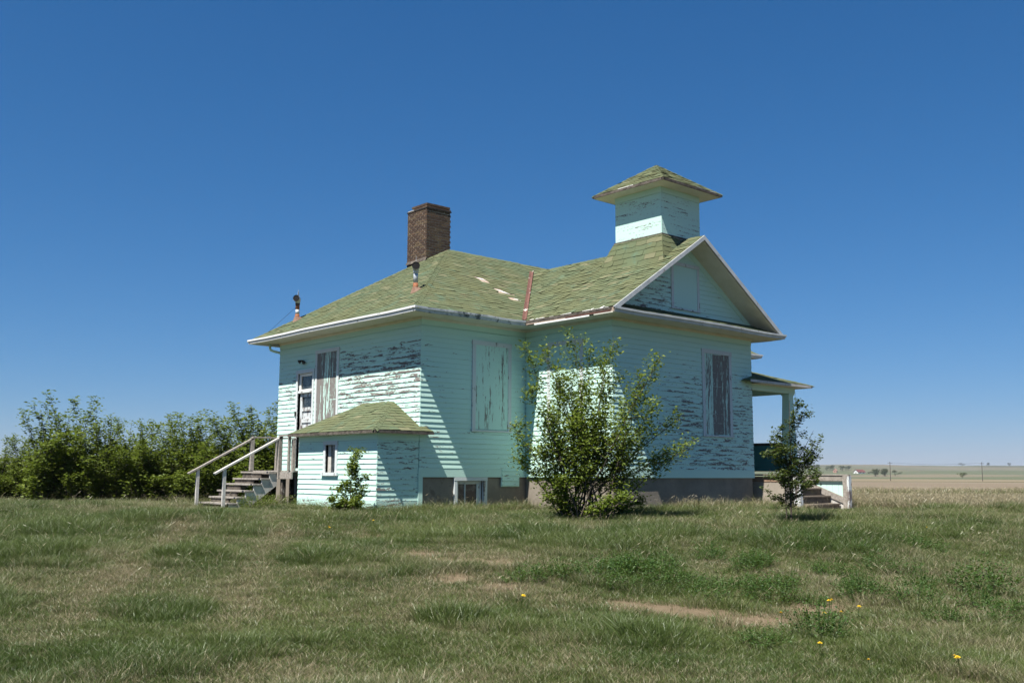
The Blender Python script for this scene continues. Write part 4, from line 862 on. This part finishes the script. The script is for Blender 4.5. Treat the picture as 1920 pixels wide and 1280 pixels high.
for (n, t0, t1, s_fn, sz) in ((36000, 2.0, 9.5, lambda t: (-.60 * t - 4.5, .60 * t + 4.5), 1.0), (38000, 9.5, 16, lambda t: (-.58 * t - 4.5, .58 * t + 4.5), 1.05), (38000, 16, 25, lambda t: (-.58 * t - 5, .58 * t + 5), 1.2),
                              (19000, 25, 36, lambda t: (0 * t + 4.5, .60 * t + 5), 1.25), (5000, 25, 36, lambda t: (-.60 * t - 6, -.05 * t), 1.3), (4000, 36, 60, lambda t: (6 + 0 * t, .60 * t + 6), 1.7)):
    x, y, t, s = sample(n, t0, t1, s_fn); d = dryness(x, y); b = blob(x, y, BARE); lu = blob(x, y, LUSH); n = len(x); rd = nr.uniform(0, 1, n)
    hl = fbm(x * .8, y * .8, 71, 3) + .16 * sstep(14, 18, t) + .12 * sstep(10, 13, t) * sstep(-1, 4, s) + .8 * lu - .4 * track(x, y)          # how tall the sward stands
    kind = np.where(hl > .98, 2, np.where(hl > .62, 1, 0)); kind = np.where(rd < (d - .35) * .7, 3, kind); kind = np.where((rd > .988 - .015 * sstep(0, 4, s) * sstep(19, 16, t)) & (t > 10), 4, kind)
    fld = (s > 5.5 + nr.uniform(-1, 1, n)) & (t > 24.5 + nr.uniform(-1.5, 1.5, n)); kind = np.where(fld, 5, kind)
    near = ((x > 3.4) & (x < 8.8) & (y > -4.1)) | ((x > -1.4) & (x < 3) & (y > -.7))
    kind = np.where(near & (rd < .55), 3, kind); kind = np.where(near & (rd > .55), 2, kind); kind = np.where(near & (rd > .90), 4, kind); d = np.where(near, np.clip(d + .22, 0, 1), d); worn = (x > 8.2) & (x < 11.3) & (y > -7.0) & (y < -4.4); kind = np.where(worn, np.where(rd < .3, 3, 0), kind)
    keep = (nr.uniform(0, 1, n) > np.clip(b * 1.7 - .9 * fbm(x * 3.1, y * 3.1, 95, 3) + .12, 0, .93)) & ((t < 33 + nr.uniform(-2, 2, n)) | (nr.uniform(0, 1, n) < .35)); sc = sz * nr.uniform(.75, 1.3, n) * np.where(near & (kind == 3), 2.3, 1)
    z = ground_z(x, y); PT_.append(np.stack([x, y, z], 1)[keep]); RZ.append(nr.uniform(0, 6.28, n)[keep]); SC.append(sc[keep]); KD.append((kind * 3 + nr.randint(0, 3, n))[keep])
    dd = np.where(kind == 4, .95, np.where(kind == 5, np.clip(d * .5 + .22 + (fbm(x * .4, y * .4, 77) - .5) * .9, 0, 1), np.where(kind == 2, d * .6, d))); DR.append((np.clip(dd + nr.normal(0, .12, n), 0, 1))[keep]); HU.append(np.clip(fbm(x * .9, y * .9, 81) * 1.6 - .3 + nr.normal(0, .2, n), 0, 1)[keep])
for (n, x0, x1, y0, y1, sc0) in ((700, 4.9, 8.75, -4.0, -2.98, 1.9), (70, 10.6, 12.2, -5.6, -4.3, 1.5), (160, 0.2, 3.1, -.65, -.08, 1.7), (90, 10.8, 12.2, -4.9, -3.0, 1.8), (120, -3.2, -.2, 3.3, 6.2, 1.6)):     # last year's straw against the walls
    x = nr.uniform(x0, x1, n); y = nr.uniform(y0, y1, n); k = ~in_house(x, y) & (fbm(x * 1.3, y * 1.3, 91, 2) > .40); x, y = x[k], y[k]; n = len(x)
    PT_.append(np.stack([x, y, ground_z(x, y)], 1)); RZ.append(nr.uniform(0, 6.28, n)); SC.append(sc0 * nr.uniform(.6, 1.2, n)); KD.append(np.where(nr.uniform(0, 1, n) < .75, 9, 6) + nr.randint(0, 3, n)); DR.append(np.clip(nr.normal(.68, .22, n), 0, 1)); HU.append(nr.uniform(0, 1, n))
gr_ = gn_scatter('grass', np.concatenate(PT_), np.concatenate(RZ), np.concatenate(SC), np.concatenate(KD), np.concatenate(DR), np.concatenate(HU))

# ------------------------------------------------------------------ shrubs, saplings, weeds
def leaf_mat(name, c1, c2, c3):
    g = G(name); b = g.attr('bt')[2]; r = g.rnd(); c = g.mix(g.ss(b, 0.0, .6), c1, c2); c = g.mix(g.ss(b, .75, 1.0), c, c3)
    df = g.n('ShaderNodeBsdfDiffuse', {'Color': c}); tr = g.n('ShaderNodeBsdfTranslucent', {'Color': g.mix(.5, c, (.12, .16, .01))}); gl = g.n('ShaderNodeBsdfGlossy', {'Color': (.9, .95, .9, 1), 'Roughness': .5})
    m1 = g.n('ShaderNodeMixShader', {0: .46, 1: df.outputs[0], 2: tr.outputs[0]}); m2 = g.n('ShaderNodeMixShader', {0: .018, 1: m1.outputs[0], 2: gl.outputs[0]})
    g.t.links.new(m2.outputs[0], g.out.inputs[0]); return g.m
M['leaf'] = leaf_mat('spring_leaf', (.105, .160, .020), (.160, .215, .028), (.215, .255, .040))
M['leaf_h'] = leaf_mat('thicket_leaf', (.095, .142, .020), (.138, .186, .028), (.180, .215, .038))
M['leaf_d'] = leaf_mat('dark_leaf', (.048, .078, .020), (.075, .105, .026), (.115, .140, .040))
M['weed'] = leaf_mat('weed_leaf', (.042, .092, .020), (.062, .122, .026), (.09, .15, .04))
M['bark'] = m_simple('grey_brown_bark', (.045, .036, .028), (.09, .075, .058), 25, .95, 5, .003)
M['yellow'] = m_simple('dandelion_yellow', (.62, .42, .02), (.75, .52, .03), 40, .8)
def leaf(mb, p, rg, size, up=.8):
    a = rg.uniform(0, 6.283); d = Vector((math.cos(a), math.sin(a), rg.uniform(-.5, .9))).normalized(); n = Vector((rg.gauss(0, .6), rg.gauss(0, .6), up + rg.random())).normalized()
    s = d.cross(n); s = s.normalized() if s.length > 1e-3 else Vector((1, 0, 0)); L = size * rg.uniform(.65, 1.25); w = L * .30; nn = s.cross(d) * L * .12
    mb.add([p, p + d * L * .45 + s * w + nn, p + d * L, p + d * L * .45 - s * w + nn], [(0, 1, 2), (0, 2, 3)], bt=rg.random())
def curve3(p0, p1, p2, n): return [p0 * (1 - t) ** 2 + p1 * 2 * t * (1 - t) + p2 * t * t for t in [i / n for i in range(n + 1)]]
def shrub_meshes(name, tips, seed, base_r=.25, leaf_size=.055, side=13, per=16, leafmat='leaf', r0=.016, low=.22, blen=.55, whip=.0, clump=.05):
    rg = random.Random(seed); st_, lf = MB(), MB()
    for tip in tips:
        wb = tip[3] if len(tip) > 3 else 1.0; tip = Vector(tip[:3]); a = rg.uniform(0, 6.28); b = Vector((math.cos(a), math.sin(a), 0)) * base_r * math.sqrt(rg.random()) + Vector((tip.x, tip.y, 0)) * .06; b.z = -.08
        mid = b + Vector(((tip.x - b.x) * .42, (tip.y - b.y) * .42, tip.z * .55)) + Vector((rg.gauss(0, .08), rg.gauss(0, .08), 0)); pts = curve3(b, mid, tip, 9)
        for q in pts[1:-1]: q += Vector((rg.gauss(0, .015), rg.gauss(0, .015), 0))
        R = r0 * rg.uniform(.7, 1.4); st_.tube(pts, [R * (1 - .82 * i / 9) for i in range(10)], 5, False)
        H = tip.z
        for k in range(side):
            u = low + (1 - low) * (k + rg.random()) / side; i = min(int(u * 9), 8); f = u * 9 - i; p = pts[i].lerp(pts[i + 1], f); dirn = (pts[i + 1] - pts[i]).normalized()
            a = rg.uniform(0, 6.28); o = Vector((math.cos(a), math.sin(a), 0)); L = blen * (1.05 - .75 * u) * rg.uniform(.5, 1.35) * (1 if u < .6 else wb) * min(1, H / 2 + .25)
            q2 = p + o * L * .75 + Vector((0, 0, L * rg.uniform(.25, .75))); q1 = p + o * L * .45 + dirn * L * .15; bp = curve3(p, q1, q2, 4); st_.tube(bp, [R * .38, R * .32, R * .26, R * .2, R * .12], 3, False)
            for m in range(per):
                t = rg.uniform(.12, 1.04); j = min(int(t * 4), 3); c_ = bp[j].lerp(bp[j + 1], min(1, t * 4 - j)); leaf(lf, c_ + Vector((rg.gauss(0, clump), rg.gauss(0, clump), rg.gauss(0, clump))), rg, leaf_size)
        for m in range(int(per * 2.2)):
            t = rg.uniform(.38 if whip == 0 else .30, 1.0); j = min(int(t * 9), 8); c_ = pts[j].lerp(pts[j + 1], t * 9 - j); leaf(lf, c_ + Vector((rg.gauss(0, clump * .7), rg.gauss(0, clump * .7), rg.gauss(0, .02))), rg, leaf_size * (1 - .3 * t))
    return st_.mesh('stems', 'bark', False, True), lf.mesh('foliage', leafmat, False)
def gz(x, y): return float(ground_z(np.array([x]), np.array([y]))[0])
def side_tip(s, h, dpt): return (RH.x * s + FH.x * dpt, RH.y * s + FH.y * dpt, h)
rg = random.Random(5)
# the big bush before the wing
T_ = [(-1.15, 3.42), (-.86, 3.48), (-.17, 3.72), (.2, 3.45), (.65, 3.62), (.48, 3.3), (1.42, 3.12), (1.9, 2.0), (2.28, 1.52), (-1.48, 1.9), (-1.3, 1.25), (1.05, 2.75), (-.55, 2.9), (.0, 2.7), (.9, 2.3), (1.5, 2.35), (-1.1, 2.5), (-.7, 2.1), (.4, 2.1), (1.2, 1.7), (1.75, 1.35), (-.3, 1.9), (.3, 1.4), (-.9, 1.4), (.8, 1.2), (-.45, .8), (.75, .5), (1.25, .35), (-.8, .45)]
tips = [side_tip(s, h, rg.uniform(-.85, .85)) for s, h in T_] + [side_tip(rg.uniform(-1.0, 1.5), rg.uniform(1.5, 2.9), rg.uniform(-.8, .9)) for _ in range(9)]
bx_, by_ = 1.10, -4.05; bush = thing('large_bush', 'large multi-stemmed green bush hiding the inner corner of the schoolhouse wing', 'bush', (bx_, by_, gz(bx_, by_)))
ms_, ml_ = shrub_meshes('bush', tips, 11, .55, .075, 17, 36, r0=.017, blen=.72, clump=.075, low=.36); obj('stems', ms_, bush); obj('foliage', ml_, bush)
# sapling by the porch steps and sapling against the shed
T2 = [(.0, 2.42), (.15, 2.05), (-.28, 1.75), (-.42, 1.35), (.42, 1.75), (.55, 1.35), (.3, 1.1), (-.15, 1.6), (.1, 1.4), (.55, 1.0), (-.1, 1.15), (.4, .85), (-.4, 1.05), (-.25, .6), (.6, 1.55), (-.35, 1.55)]
def sapling(name, label, x, y, tl, seed, mat, lean=0, ls=.05, trunk=.022, forks=2, per=20):
    t = thing(name, label, 'sapling', (x, y, gz(x, y))); rgl = random.Random(seed); st_, lf = MB(), MB(); H = max(h for _, h in tl)
    tr = [Vector((RH.x * lean * i / 8 + rgl.gauss(0, .008), RH.y * lean * i / 8, H * .97 * i / 8 - .05)) for i in range(9)]; st_.tube(tr, [trunk * (1 - .8 * i / 8) for i in range(9)], 6, False)
    if forks > 1: p0 = Vector((-RH.x * .07, -RH.y * .07, -.05)); st_.tube(curve3(p0, p0 + Vector((-.02, 0, .6)), Vector((RH.x * -.1, RH.y * -.1, H * .55)), 6), [trunk * .6 * (1 - .1 * i) for i in range(7)], 5, False)
    for (s, h) in tl:
        u = max(.15, h / H * .62); i = min(int(u * 8), 7); p = tr[i].lerp(tr[i + 1], u * 8 - i); tip = Vector(side_tip(s + lean * h / H, h, rgl.uniform(-.4, .4) * min(1, H / 2.4))); bp = curve3(p, p.lerp(tip, .45) + Vector((0, 0, -.05)), tip, 6); st_.tube(bp, [trunk * .42 * (1 - .13 * k) for k in range(7)], 4, False)
        for k in range(9):
            t0 = rgl.uniform(.18, 1); j = min(int(t0 * 6), 5); q = bp[j].lerp(bp[j + 1], t0 * 6 - j); a = rgl.uniform(0, 6.28); L = rgl.uniform(.08, .26) * H / 2.2; e = q + Vector((math.cos(a) * L, math.sin(a) * L, L * rgl.uniform(-.1, .7))); st_.tube([q, e], [.004, .002], 3, False)
            for m in range(per): leaf(lf, q.lerp(e, rgl.uniform(.1, 1.1)) + Vector((rgl.gauss(0, .03), rgl.gauss(0, .03), rgl.gauss(0, .03))), rgl, ls)
    o = obj('trunk', st_.mesh('trunk', 'bark', False, True), t); obj('foliage', lf.mesh('foliage', mat, False), t); return t
sapling('sapling', 'slim dark leaved sapling with bare lower stem before the porch steps', 2.74, -7.64, T2, 21, 'leaf_d', .05, .060, per=34)
sapling('sapling', 'knee high bright green sapling against the sunny shed wall', -2.0, -.30, [(.08, 1.42), (.05, 1.15), (-.2, .75), (.28, .8), (.3, .45), (-.25, .38), (-.1, .25), (.15, .3), (-.32, .15), (.05, .95), (.22, .15), (.35, .62), (-.3, .55), (-.4, .3), (.38, .25), (.12, 1.3)], 22, 'leaf', .08, .065, .012, 1, 26)
# thicket behind the steps
vari = []
for k in range(6):
    tl = []
    for i in range(12): a = rg.uniform(0, 6.28); r = rg.uniform(.05, 1.1); tl.append((r * math.cos(a), r * math.sin(a), rg.uniform(1.5, 2.15) * (1 - .10 * r)))
    for i in range(6): a = rg.uniform(0, 6.28); r = rg.uniform(.3, .95); tl.append((r * math.cos(a), r * math.sin(a), rg.uniform(.5, 1.1)))
    tl += [(rg.uniform(-.7, .7), rg.uniform(-.7, .7), rg.uniform(2.35, 2.95), .3) for _ in range(5)]
    vari.append(shrub_meshes('shrub', tl, 200 + k, .45, .085, 14, 17, 'leaf_h', .011, .08, .56, 1, .055))
hpx = [(-300, .72), (-215, .8), (-135, .7), (-60, .72), (0, .78), (55, .80), (100, .98), (135, 1.15), (185, 1.02), (230, 1.0), (280, .98), (330, 1.08), (375, .98), (420, 1.02), (465, 1.05), (505, 1.08), (545, 1.1)]
for row, (td, n0) in enumerate(((29.6, 0), (31.2, 22))):
    for i, (px, sc) in enumerate(hpx):
        s = (px + n0 - 960) / 1834.5 * td + rg.uniform(-.1, .1); t_ = td + rg.uniform(-.35, .35) - .004 * (px - 250) * (1 if px > 350 else 0)
        x, y = CAM.x + FH.x * t_ + RH.x * s, CAM.y + FH.y * t_ + RH.y * s
        o = thing('thicket_shrub', 'leafy upright shrub in the dense thicket beyond the back steps', 'shrub', (x, y, gz(x, y)), 'shrubs of the thicket beyond the back steps'); k = (i * 2 + row * 3) % 6
        o.rotation_euler.z = rg.uniform(0, 6.28); q = sc * rg.uniform(.92, 1.06); o.scale = (q * 1.3, q * 1.3, q * .88); obj('stems', vari[k][0], o); obj('foliage', vari[k][1], o)
# leafy weeds in the rough grass
def weed_mesh(seed, n=46, H=.30, R=.34, ls=.032):
    rgl = random.Random(seed); lf = MB()
    for i in range(n):
        a = rgl.uniform(0, 6.28); r = R * math.sqrt(rgl.random()); h = H * (1 - .55 * (r / R) ** 2) * rgl.uniform(.7, 1.2); p = Vector((r * math.cos(a) * .7, r * math.sin(a) * .7, -.01)); q = Vector((r * math.cos(a) * 1.15, r * math.sin(a) * 1.15, h))
        for m in range(15): t = rgl.uniform(.2, 1); leaf(lf, p.lerp(q, t) + Vector((rgl.gauss(0, .02), rgl.gauss(0, .02), rgl.gauss(0, .012))), rgl, ls, .8)
        s_ = Vector((.002, .001, 0)); lf.add([p - s_, p + s_, q + s_, q - s_], [(0, 1, 2, 3)], bt=.1)
    return lf.mesh('weed_clump', 'weed', False)
wm = [weed_mesh(300 + k) for k in range(4)]
WS = [(-4.32, -8.96, .8), (-4.11, -9.3, .9), (-3.85, -9.67, 1.0), (-3.24, -9.58, .9), (-3.5, -9.2, .8), (-3.44, -10.62, .8), (-3.44, -11.34, .95), (-3.1, -11.1, 1.0), (-2.59, -11.01, .9), (-1.48, -10.92, .9), (-2.34, -11.83, .75), (-.69, -11.51, .8), (-5.49, -12.59, .75), (-1.55, -9.05, .8), (-3.31, -13.24, .7), (-1.7, -9.95, .85),
      (-2.62, -13.52, .8), (-2.3, -13.1, .8), (.2, -10.4, .8), (-.4, -9.7, .7), (1.2, -11.0, .8), (-2.2, -10.1, .7), (-1.0, -12.2, .6)]
WS += [(WS[k % 23][0] + rg.gauss(0, .4), WS[k % 23][1] + rg.gauss(0, .4), rg.uniform(.6, 1.0)) for k in range(30)]
for i, (x, y, sc) in enumerate(WS):
    o = obj('weed_clump', wm[i % 4]); o.location = (x, y, gz(x, y)); o.rotation_euler.z = rg.uniform(0, 6.28); o.scale = (sc, sc, sc * rg.uniform(.75, 1.15)); tag(o, 'low dark green leafy weed clump in the rough grass', 'weed', 'leafy weed clumps in the rough grass')
o = obj('weed_bush', weed_mesh(310, 90, .42, .42, .036)); o.location = (-1.2, -12.72, gz(-1.2, -12.72)); tag(o, 'rounded dense dark green weed bush, largest weed in the grass', 'weed')
nm = weed_mesh(320, 40, .5, .4, .05)
for i, (x, y) in enumerate(((-1.45, 3.75), (-1.7, 3.9), (-1.0, 3.6), (-2.1, 3.8))):
    o = obj('nettle_clump', nm); o.location = (x, y, gz(x, y)); o.rotation_euler.z = i * 1.7; o.scale = (.7, .7, .75); o.data.materials[0] = M['leaf_h']; tag(o, 'leafy green weeds sprouting at the foot of the back steps', 'weed', 'weeds under the back steps')
# dandelions
def dandelion(seed):
    rgl = random.Random(seed); h = .13; st_ = MB().tube([(0, 0, -.02), (.005, .003, h * .5), (0, 0, h)], .0025, 5); hd = MB()
    for ring_, (n, r, zz) in enumerate(((14, .024, .002), (11, .017, .008), (7, .009, .012))):
        for i in range(n):
            a = 6.283 * i / n + ring_ * .3; d = Vector((math.cos(a), math.sin(a), 0)); s_ = Vector((-d.y, d.x, 0)) * .0035; c = Vector((0, 0, h)); hd.add([c, c + d * r * .6 + s_ + Vector((0, 0, zz)), c + d * r + Vector((0, 0, zz * .8)), c + d * r * .6 - s_ + Vector((0, 0, zz))], [(0, 1, 2, 3)])
    return st_.mesh('stalk', 'weed'), hd.mesh('flower_head', 'yellow', False)
ds, dh = dandelion(1)
for (x, y) in [(-3.63, -12.15), (-3.72, -12.2), (-3.75, -12.53), (-4.21, -12.58), (-4.3, -12.5), (-5.56, -13.19), (-5.8, -13.76), (-5.17, -14.1), (-5.31, -14.24), (2.82, -10.13), (-5.97, -9.97), (-3.1, -2.9), (-4.16, -3.11), (-4.2, -3.2), (-4.6, -12.2)]:
    o = thing('dandelion', 'yellow dandelion flower standing in the short grass', 'flower', (x, y, gz(x, y)), 'dandelions in the grass'); q = rg.uniform(.95, 1.2); o.scale = (q, q, q); o.rotation_euler = (rg.uniform(-.2, .2), rg.uniform(-.3, .1), rg.uniform(0, 6)); obj('stalk', ds, o); obj('flower_head', dh, o)

# ------------------------------------------------------------------ far country
def far(t, s): return CAM.x + FH.x * t + RH.x * s, CAM.y + FH.y * t + RH.y * s
M['pole'] = m_simple('tarred_pole_wood', (.05, .042, .036), (.08, .07, .06), 4, .9)
M['red_roof'] = m_simple('dull_red_roof', (.10, .032, .028), (.13, .045, .038), .5, .8); M['farm_white'] = m_simple('white_farm_paint', (.66, .66, .64), (.74, .74, .72), .6, .8); M['pink'] = m_simple('pinkish_plaster', (.34, .19, .14), (.40, .24, .18), .6, .8)
M['far_leaf'] = leaf_mat('far_tree_leaf', (.026, .034, .016), (.044, .054, .024), (.062, .070, .032)); M['far_leaf_g'] = leaf_mat('far_bright_leaf', (.055, .075, .018), (.08, .10, .025), (.11, .12, .03))
pole_pts = []
for t, s, lab in ((470, 180.4, 'dark utility pole on the plain between the porch steps and the farm bushes'), (470, 224.2, 'dark utility pole standing alone beyond the stubble field')):
    x, y = far(t, s); z = gz(x, y); p = thing('utility_pole', lab, 'pole', (x, y, z), 'utility poles beyond the stubble field')
    MB().tube([(0, 0, -.5), (.05, 0, 4), (.1, 0, 9.0)], [.17, .15, .12], 8).build('post', 'pole', p); d = RH * 1.1
    MB().bar((-d.x + .1, -d.y, 8.3), (d.x + .1, d.y, 8.3), .12, .14).build('crossarm', 'pole', p)
    for k in (-.95, -.5, .5, .95): MB().tube([(d.x * k + .1, d.y * k, 8.36), (d.x * k + .1, d.y * k, 8.58)], .05, 6).build('insulator', 'galv', p)
    pole_pts.append(Vector((x + .1, y, z + 8.58)))
for k in (-.95, .95):
    A, B = pole_pts[0] + RH * 1.1 * k, pole_pts[1] + RH * 1.1 * k; D = (B - A)
    for i, (p, q) in enumerate(((A, B),)):
        pts = [p + (q - p) * u - Vector((0, 0, 4 * .7 * u * (1 - u))) for u in [j / 10 for j in range(11)]]
        tag(MB().tube(pts, .018, 4, False).build('power_wire', 'iron', None), 'thin wire sagging between the two utility poles', 'wire', 'wires between the utility poles')
def farm(name, label, t, s, w, dp, h, rh, wall, roof, ang):
    x, y = far(t, s); f = thing(name, label, 'farmhouse' if 'barn' not in name else 'barn', (x, y, gz(x, y))); f.rotation_euler.z = ang
    MB().box(-w / 2, w / 2, -dp / 2, dp / 2, -1, h).prism([(-w / 2, -dp / 2, h), (-w / 2, dp / 2, h), (-w / 2, 0, h + rh)], (w, 0, 0)).build('wall', wall, f)
    for sg in (-1, 1): MB().prism([(-w / 2 - .5, sg * (dp / 2 + .5), h - .35), (w / 2 + .5, sg * (dp / 2 + .5), h - .35), (w / 2 + .5, 0, h + rh + .1), (-w / 2 - .5, 0, h + rh + .1)], (0, 0, .25)).build('roof', roof, f)
    for k in (-.25, .2): box('window', 'dark', f, w * k, w * k + 1.2, -dp / 2 - .06, -dp / 2 - .01, 1.2, 2.7)
    box('window', 'dark', f, -w / 2 - .06, -w / 2 - .01, -.8, .8, 1.2, 2.8); return f
farm('farmhouse', 'white farm building with dull red roof on the distant plain', 1500, 529, 15, 9, 3.0, 3.4, 'farm_white', 'red_roof', -.25)
farm('barn', 'small pinkish farm outbuilding among the distant trees', 1560, 512, 6, 5, 3.2, 3.0, 'pink', 'pink', .3)
def far_tree_mesh(seed, n=420):
    rgl = random.Random(seed); lf, tr = MB(), MB(); tr.tube([(0, 0, -.05), (.01, 0, .3), (0, .01, .7)], [.03, .022, .008], 5); cl = [(Vector((rgl.gauss(0, .2), rgl.gauss(0, .2), rgl.uniform(.28, .85))), rgl.uniform(.13, .26)) for _ in range(11)]
    for i in range(n):
        c, r = cl[rgl.randrange(11)]; v = Vector((rgl.gauss(0, 1), rgl.gauss(0, 1), rgl.gauss(0, .8))).normalized() * r * rgl.uniform(.6, 1.05); leaf(lf, c + v, rgl, .11, .6)
    return tr.mesh('trunk', 'bark'), lf.mesh('crown', 'far_leaf', False), None
ft = [far_tree_mesh(400 + k) for k in range(3)]
lm = ft[0][1].copy(); lm.materials[0] = M['far_leaf_g']
TL = [(1150, 424 + i * 4.2, 7 + 2.5 * ((i * 7) % 3) / 2, 'bushy tree in the dark grove beside the utility pole', 'trees of the distant dark grove') for i in range(7)] + [(1700, 505 + i * 9.5, 7 + 3 * ((i * 5) % 4) / 3, 'dark tree in the shelterbelt round the distant farm', 'shelterbelt trees at the distant farm') for i in range(10)]
TL += [(1500, 545 + i * 7, 4, 'low dark shrub in the hedgerow beside the white farm building', 'hedgerow shrubs beside the distant farm') for i in range(4)]
TL += [(2500, 1150 + i * 60, 9, 'dark bushy tree high on the far green hillside', 'trees on the far hillside') for i in range(4)] + [(1100, 505, 4.5, 'low grey shrub alone in the distant tan field', None)]
for i, (t, s, h, lab, grp) in enumerate(TL):
    x, y = far(t + (i * 37 % 11) * 3, s); o = thing('far_tree', lab, 'tree', (x, y, gz(x, y) - .2), grp); o.scale = (h * 1.25, h * 1.25, h); o.rotation_euler.z = i * 1.3; m = ft[i % 3]; obj('trunk', m[0], o); obj('crown', m[1], o)
x, y = far(900, 411); o = thing('far_tree', 'rounded bright green willow shrub in the distant field', 'tree', (x, y, gz(x, y) - .2)); o.scale = (7.5, 7.5, 5.2); obj('trunk', ft[0][0], o); obj('crown', lm, o)

# ------------------------------------------------------------------ air
hz = MB().box(-9300, 9300, -9300, 9300, -14, 95).build('haze', None, None); hz['kind'] = 'stuff'
hm = bpy.data.materials.new('summer_haze'); hm.use_nodes = True; ht = hm.node_tree; ht.nodes.clear(); ho = ht.nodes.new('ShaderNodeOutputMaterial'); hv = ht.nodes.new('ShaderNodeVolumePrincipled')
hv.inputs['Color'].default_value = (.80, .87, .95, 1); hv.inputs['Density'].default_value = 9e-5; hv.inputs['Anisotropy'].default_value = .2; ht.links.new(hv.outputs[0], ho.inputs['Volume']); hz.data.materials.append(hm)
